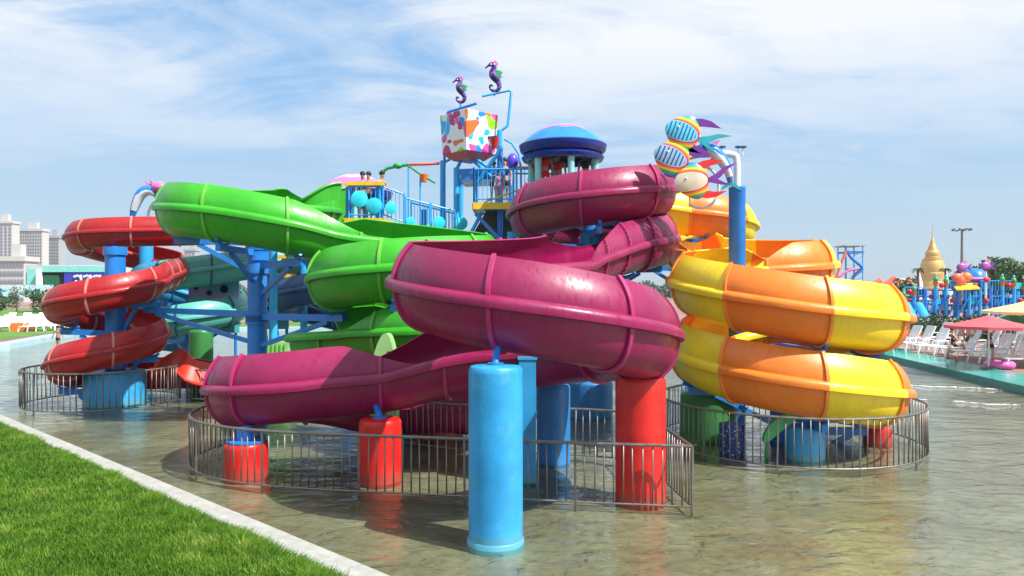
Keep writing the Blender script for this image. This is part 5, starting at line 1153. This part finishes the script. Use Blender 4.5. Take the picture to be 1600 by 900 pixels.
# parasols
def parasol(label, x, y, z, r, m, h=.62, tilt=0):
    t = thing('parasol', label, 'parasol', (x, y, GZ)); n = 8; v = [(0, 0, z+h)]; v += [(r*math.cos(2*PI*k/n+.2), r*math.sin(2*PI*k/n+.2), z) for k in range(n)]
    mid = [(r*.5*math.cos(2*PI*k/n+.2), r*.5*math.sin(2*PI*k/n+.2), z+h*.42) for k in range(n)]
    v += mid; v += [(a, b, c_-.12) for a, b, c_ in v[1:n+1]]
    f = [(0, n+1+k, n+1+(k+1) % n) for k in range(n)]+[(n+1+k, 1+k, 1+(k+1) % n, n+1+(k+1) % n) for k in range(n)]+[(1+k, 2*n+1+k, 2*n+1+(k+1) % n, 1+(k+1) % n) for k in range(n)]
    o = MB().add(v, f).build('canopy', m, t, smooth=False, local=True); sm_ = o.modifiers.new('thick', 'SOLIDIFY'); sm_.thickness = .02
    MB().bar((0, 0, 0), (0, 0, z+h+.1), .035, 8).build('pole', 'white', t, local=True); MB().lathe((0, 0, 0), [(.3, 0), (.3, .08), (.05, .12)], 12).build('base', 'dark_steel', t, local=True)
    for k in range(n): MB().bar((0, 0, z+h-.35), (r*.55*math.cos(2*PI*k/n+.2), r*.55*math.sin(2*PI*k/n+.2), z+h*.35), .012, 5).build('rib', 'white', t, local=True)
parasol('coral red parasol over the loungers on the right deck', 18.95, 29.4, 1.95-GZ, 1.55, 'parasol_red', .42)
parasol('pale yellow parasol at the right edge, behind and above the red one', 22.6, 31.0, 2.25, 2.5, 'parasol_yellow', .75)
parasol('green and blue parasol mostly hidden at the right edge', 22.6, 27.5+6, 1.7, 1.3, 'parasol_green', .4)
# hedge and white low wall behind the right deck
hd = thing('hedge', 'long clipped dark hedge behind the right loungers', 'hedge', (24, 47, GZ)); pts = []
for i in range(14000):
    u = RNG.uniform(0, 1); pts.append((16.5+u*22-24, 47.5-u*4+RNG.uniform(-.7, .7)-47, RNG.uniform(.05, 1.5)+.12*math.sin(u*60)))
foliage(pts, .11, 'hedge_leaves', hd, 'leaves_dark')['kind'] = 'stuff'; MB().beam((16.5, 47.5, .8), (38.5, 43.5, .8), 1.0, 1.15).build('hedge_core', 'leaves_dark', hd, smooth=False)
for i, px in enumerate((1425, 1434)):
    fp = thing('flower_pot', ('left' if i == 0 else 'right')+' small red flower clump in front of the hedge', 'flowers', ((px-800)*43/F, 43, GZ)); foliage([(RNG.normal(0, .14), RNG.normal(0, .14), .55+RNG.normal(0, .14)) for q in range(70)], .09, 'blossoms', fp, 'orange_paint'); MB().lathe((0, 0, 0), [(.12, 0), (.2, .4), (.01, .41)], 10).build('pot', 'coral', fp, local=True)
lwl = thing('low_wall', 'white low wall between the hedge and the blue playground', 'wall', (26, 52, GZ))
for i in range(12): MB().box((14.5+i*2.3, 52.5, GZ+.55), (2.26, .3, 1.1)).build('wall_panel', 'white', lwl, smooth=False)
# blue water playground behind the hedge
pg = thing('water_playground', 'blue framed water playground with many posts, pots and a yellow roof behind the hedge', 'playground', (33, 60, GZ))
def pz(px, py, Y): return at(px, py, Y)
xs = [1412, 1428, 1446, 1462, 1478, 1496, 1514, 1531, 1548, 1566, 1584, 1602, 1620]
hs = [470, 462, 452, 447, 449, 452, 452, 452, 449, 447, 449, 455, 452]
M['pot'] = M['orange_paint']
for i, (px, py) in enumerate(zip(xs, hs)):
    for Y in (58.0, 62.5):
        p = pz(px, py, 58.0); z = p.z if Y == 58.0 else p.z-.15; x = p.x+(Y-58)*.35
        MB().bar((x, Y, GZ), (x, Y, z), .14, 8).build('frame_post', 'sky_blue' if (i+int(Y)) % 3 else 'pole_blue', pg)
    for k, zf in enumerate((1.9, 3.1)):
        if i < len(xs)-1:
            q = pz(xs[i+1], py, 58.0); z = GZ+zf+(-.5 if i < 3 else 0)
            if (i+k) % 4 != 3:
                MB().box(((p.x+q.x)/2+.35, 59.8, z), (q.x-p.x-.1, 3.6, .12)).build('deck_floor', 'dark_blue', pg, smooth=False)
                MB().beam((p.x, 57.95, z+.75), (q.x, 57.95, z+.75), .06, .07).build('handrail', 'sky_blue', pg, smooth=False)
                for j in range(4): xx = p.x+(q.x-p.x)*(j+.5)/4; MB().bar((xx, 57.95, z), (xx, 57.95, z+.75), .025, 5).build('baluster', 'sky_blue', pg)
            if (i*2+k) % 3 == 0: MB().box(((p.x+q.x)/2, 58.1, z+.35), (q.x-p.x-.25, .06, .5)).build('side_panel', ['mid_blue', 'navy', 'aqua', 'sky_blue'][i % 4], pg, smooth=False)
            if (i+k) % 3 == 1: MB().ball(((p.x+q.x)/2, 57.9, z+.4), .2, 8).build('bead', 'red_paint', pg)
    for j in range(3): MB().box((p.x+.2+.4*j, 58.6+j*.6, GZ+.9+((i*3+j*2) % 5)*.42), (.5, .5, .35)).build('play_block', ['mid_blue', 'navy', 'aqua', 'purple', 'white_pipe'][(i+j*2) % 5], pg, smooth=False)
    MB().bar((p.x+.65, 58.9, GZ), (p.x+.65, 58.9, p.z-.3-.3*(i % 3)), .09, 6).build('frame_post', 'mid_blue', pg)
    MB().bar((p.x+.2, 57.9, GZ+1.2+.3*(i % 2)), (p.x+.85, 57.9, GZ+2.6), .07, 6).build('diagonal_brace', 'pole_blue', pg)
    if i in (0, 1, 3, 4, 9, 10, 11):
        fpz = p.z
        MB().lathe((p.x, 58, fpz), [(.12, 0), (.24, .32), (.01, .33)], 10).build('plant_pot', 'orange_paint', pg)
        MB().ball((p.x, 58, fpz+.52), .20, 8, sc=(1, 1, 1.25)).build('pot_plant', 'green_paint', pg)
        MB().ball((p.x, 58, fpz+.80), .13, 8, sc=(.8, .8, 1.4)).build('pot_plant', 'teal', pg)
for x0 in (1416, 1436):
    a_ = pz(x0, 478, 57.0); b2 = pz(x0+12, 502, 54.6); MB().tube([a_, (a_*.5+b2*.5)+Vector((0, 0, .05)), b2], .33, 10, flat=1.0).build('chute', 'sky_blue', pg)
a_ = pz(1492, 452, 57.2); b2 = pz(1533, 443, 57.2)
MB().add([(a_.x, 57.0, a_.z), (b2.x-.2, 57.0, a_.z+.1), (b2.x+.1, 58.5, b2.z+.1), (a_.x+.6, 58.5, b2.z-.1), (a_.x, 57.0, a_.z-.1), (b2.x-.2, 57.0, a_.z), (b2.x+.1, 58.5, b2.z), (a_.x+.6, 58.5, b2.z-.2)], [(0, 1, 2, 3), (4, 7, 6, 5), (0, 4, 5, 1), (1, 5, 6, 2), (2, 6, 7, 3), (3, 7, 4, 0)]).build('yellow_roof', 'yellow_paint', pg, smooth=False)
c = pz(1521, 440, 60); MB().lathe(c, [(1.05, -.2), (1.1, .1), (.9, .7), (.55, 1.0), (.01, 1.1)], 20).build('blue_roof', 'mid_blue', pg); MB().lathe(c, [(1.14, .10), (1.20, .2), (1.0, .36)], 20, cap=False).build('roof_band', 'pink', pg)
for px, py, m in ((1501, 438, 'coral'), (1510, 433, 'orange_paint'), (1496, 434, 'coral'), (1541, 437, 'red_paint')):
    q = pz(px, py, 58); MB().ball(q, .42 if m != 'red_paint' else .25, 10, sc=(1.1, .7, .9)).build('crab_ornament', m, pg)
for px, py, lab in ((1503, 418, 'purple fish ornament above the playground, left of the blue roof'), (1540, 416, 'pink and purple fish ornament above the playground, right of the blue roof')):
    q = pz(px, py, 58); t = thing('fish_ornament', lab, 'fish ornament', q)
    MB().ball(q, .44, 14, sc=(1, .4, .78)).build('body', 'fish_purple', t); MB().plate([q+Vector((.35, 0, 0)), q+Vector((.8, 0, .33)), q+Vector((.6, 0, 0)), q+Vector((.8, 0, -.33))], (0, 1, 0), .08).build('tail_fin', 'purple', t, smooth=False)
    MB().plate([q+Vector((-.15, 0, .28)), q+Vector((.15, 0, .55)), q+Vector((.4, 0, .5)), q+Vector((.2, 0, .2))], (0, 1, 0), .08).build('top_fin', 'pink', t, smooth=False); MB().bar(q+Vector((0, 0, -2.6)), q+Vector((0, 0, -.4)), .08).build('stem', 'white_pipe', t)
# golden stupa
su = thing('golden_stupa', 'golden bell shaped stupa with a tall thin spire behind the playground', 'stupa', ((1457-800)*150/F, 150, GZ)); sx = (1457-800)*150/F; sc_ = 150/F
def prof(rows): return [(r*sc_, CAMZ-(y-452)*sc_) for r, y in rows]
MB().lathe((sx, 150, 0), prof([(24, 455), (24, 449), (21, 448), (20.5, 443), (18.5, 440), (17.5, 436), (19, 431), (18.6, 427), (17.2, 426), (17.2, 425), (17.8, 420), (16.5, 412), (14.0, 407)]), 32).build('bell', 'gold', su)
MB().lathe((sx, 150, 0), prof([(14.4, 407), (14.4, 405), (11.2, 404.5), (11.5, 402), (9.5, 401), (10.5, 397), (9.8, 394), (8.2, 391.5)]), 32).build('neck', 'gold', su)
rows = []
for i in range(12):
    y = 391.5-i*1.55; r = 7.2*(1-i/13.5)**1.1+.8; rows += [(r, y), (r*.86, y-1.2)]
MB().lathe((sx, 150, 0), prof(rows+[(1.0, 372), (.55, 360), (.12, 349)]), 24).build('spire', 'gold', su)
MB().lathe((sx, 150, 0), [(4.2, GZ), (4.2, 1.4), (3.6, 1.5), (3.6, 3.0), (3.0, 3.1)], 24).build('base', 'white', su)
for px in (1437, 1479):
    w2 = thing('white_spire', ('left' if px < 1450 else 'right')+' small white pointed shrine beside the golden stupa', 'shrine', ((px-800)*140/F, 140, GZ)); xx = (px-800)*140/F
    MB().lathe((xx, 140, 0), [(1.6, GZ), (1.6, 1.6), (1.2, 1.8), (1.3, 3.0), (.6, 3.6), (.5, 4.6), (.15, 6.0), (.02, 7.6 if px > 1450 else 6.6)], 16).build('shrine_body', 'white', w2)
# light mast
ms = thing('light_mast', 'tall steel mast with a crown of floodlights at the right', 'light mast', ((1503-800)*100/F, 100, GZ)); mxx = (1503-800)*100/F; mz_ = CAMZ+(452-359)*100/F
MB().bar((mxx, 100, GZ), (mxx, 100, mz_), .28, 10, .13).build('mast_pole', 'dark_steel', ms); MB().lathe((mxx, 100, mz_), [(.5, -.05), (.5, .05)], 12).build('head_ring', 'dark_steel', ms)
for k in range(8):
    a = 2*PI*k/8; q = Vector((mxx+1.05*math.cos(a), 100+1.05*math.sin(a), mz_)); MB().bar((mxx, 100, mz_), q, .05, 6).build('head_arm', 'dark_steel', ms); MB().box(q+Vector((0, 0, .0)), (.34, .3, .26), a).build('floodlight', 'dark_steel', ms, smooth=False)
# far slide tower
fs_ = thing('far_slide_tower', 'distant steel tower with thin red and blue slides and a flat roof', 'slide tower', ((1330-800)*120/F, 120, GZ)); k_ = 120/F
def fp(px, py, dy=0): return Vector(((px-800)*k_, 120+dy, CAMZ-(py-452)*k_))
for px in (1322, 1334, 1348):
    for dy in (0, 3): MB().bar(fp(px, 462, dy), fp(px, 385, dy), .10, 6).build('tower_post', 'sky_blue', fs_)
MB().box(fp(1334, 384, 1.5), (3.3, 4.2, .18)).build('roof', 'tower_grey', fs_, smooth=False); MB().box(fp(1336, 394, 1.5), (2.8, 3.4, .3)).build('deck_floor', 'pole_blue', fs_, smooth=False); MB().box(fp(1342, 420, 1.5), (1.6, 3.0, .2)).build('deck_floor', 'pole_blue', fs_, smooth=False)
for py in (400, 408, 416, 424, 432, 440): MB().bar(fp(1334, py), fp(1348, py-8), .05, 5).build('cross_brace', 'sky_blue', fs_)
for pts, m, r in (([(1320, 393), (1312, 412), (1306, 430), (1300, 440)], 'coral', .22), ([(1322, 392), (1326, 402), (1340, 413), (1347, 420), (1334, 430), (1324, 441)], 'pole_blue', .24), ([(1340, 420), (1324, 422), (1312, 430), (1306, 440)], 'pink', .2), ([(1345, 420), (1330, 432), (1326, 446)], 'dark_blue', .24)):
    MB().tube(chaikin([fp(a, b, -.5) for a, b in pts], 2), r, 8).build('slide_tube', m, fs_)
# red roofed pavilions and pale dome
for px, py, wd, Y, lab in ((1374, 444, 30, 130, 'small red roofed pavilion left of the pale dome'), (1397, 441, 30, 125, 'red roofed pavilion in front of the pale dome'), (1419, 444, 24, 120, 'red roofed pavilion just left of the stupa')):
    t = thing('pavilion', lab, 'pavilion', ((px-800)*Y/F, Y, GZ)); x = (px-800)*Y/F; z = CAMZ-(py-452)*Y/F; w_ = wd*Y/F/2
    MB().lathe((x, Y, 0), [(w_*1.3, z-.3), (w_*.25, z+.9), (.01, z+1.1)], 4).build('roof', 'coral', t, smooth=False)
    for s in (-1, 1):
        for e in (-1, 1): MB().bar((x+s*w_*.7, Y+e*w_*.7, GZ), (x+s*w_*.7, Y+e*w_*.7, z-.2), .15, 8).build('post', 'coral', t)
    MB().box((x, Y, 1.2), (w_*1.3, w_*1.3, 1.9)).build('counter', 'coral', t, smooth=False)
t = thing('pale_dome', 'pale dome roof on the skyline left of the stupa', 'dome', ((1403-800)*200/F, 200, GZ)); MB().lathe(((1403-800)*200/F, 200, 0), [(3.2, GZ), (3.2, 4.2), (2.9, 5.3), (1.8, 6.2), (.01, 6.6)], 24).build('dome_shell', 'dome_pale', t)
# trees on the right
for i, (px, h, r, Y, lab) in enumerate(((1562, 6.6, 3.0, 78, 'leafy tree right of the pink fish ornament'), (1585, 6.2, 3.4, 74, 'dense green tree near the right edge'), (1612, 6.4, 3.4, 76, 'dark tree cut by the right edge'), (1412, 4.6, 1.8, 95, 'small tree left of the stupa among the red roofs'), (1380, 3.8, 2.4, 110, 'low tree beyond the red pavilions'), (1350, 3.6, 3.0, 112, 'low broad tree right of the far slide tower'), (1535, 5.2, 2.8, 80, 'tree behind the blue playground roof'))):
    tree(lab, (px-800)*Y/F, Y, h, r, 'leaves_dark' if i % 2 == 0 else 'leaves', n=1300, leaf=r*.10)
palm('palm tree at the left of the golden stupa', (1434-800)*110/F, 110, 6.2, .85); palm('palm tree at the right of the golden stupa', (1477-800)*110/F, 110, 6.2, .85)
# far low skyline

M['haze_leaves'] = leaf_mat('far_tree_leaves', (.05, .08, .05), (.08, .12, .07), (.12, .16, .10))
pts = []
for i in range(26000):
    a = RNG.uniform(-.80, .80); Y = 240+40*math.sin(a*9); x = a*Y*1.05; hh = 5.0+1.6*math.sin(a*37)+1.3*math.sin(a*83+1)+.8*math.sin(a*190); pts.append((x, Y+RNG.uniform(-5, 5), GZ+RNG.uniform(0, max(.5, hh))))
o = foliage(pts, .75, 'far_tree_belt', None, 'haze_leaves'); tag(o, 'far belt of low trees along the whole horizon', 'tree belt', kind='stuff')

# ------------------------------------------------------------------ haze: pale air over the whole place
hz_ = MB().box((0, 215, 19), (900, 470, 40.6)).build('haze', 'pool_floor', smooth=False)
m = bpy.data.materials.new('haze_air'); m.use_nodes = True; t = m.node_tree; t.nodes.clear()
pv = N(t, 'ShaderNodeVolumePrincipled', ins={'Color': (.80, .88, 1, 1), 'Density': .0003, 'Anisotropy': .2}); ou = t.nodes.new('ShaderNodeOutputMaterial'); t.links.new(pv.outputs[0], ou.inputs['Volume'])
hz_.data.materials.clear(); hz_.data.materials.append(m); tag(hz_, 'thin pale haze in the air', 'haze', kind='stuff')
# thin lines of foam where the slide water runs out on the right
fo = MB()
for k, (x0, y0, ln) in enumerate(((12.0, 27.5, 4.6), (9.4, 24.6, 3.4), (13.4, 22.4, 2.2))):
    for i in range(int(ln*22)):
        u = i/(ln*22); x = x0+ln*u; y = y0-.55*ln*u+.18*math.sin(u*9+k)+RNG.normal(0, .05); r = RNG.uniform(.02, .07)
        fo.ball((x, y, .004), r, 6, sc=(1.6, .8, .12))
tag(fo.build('foam', 'white', None), 'thin white streaks of foam on the water at the right', 'foam', kind='stuff')
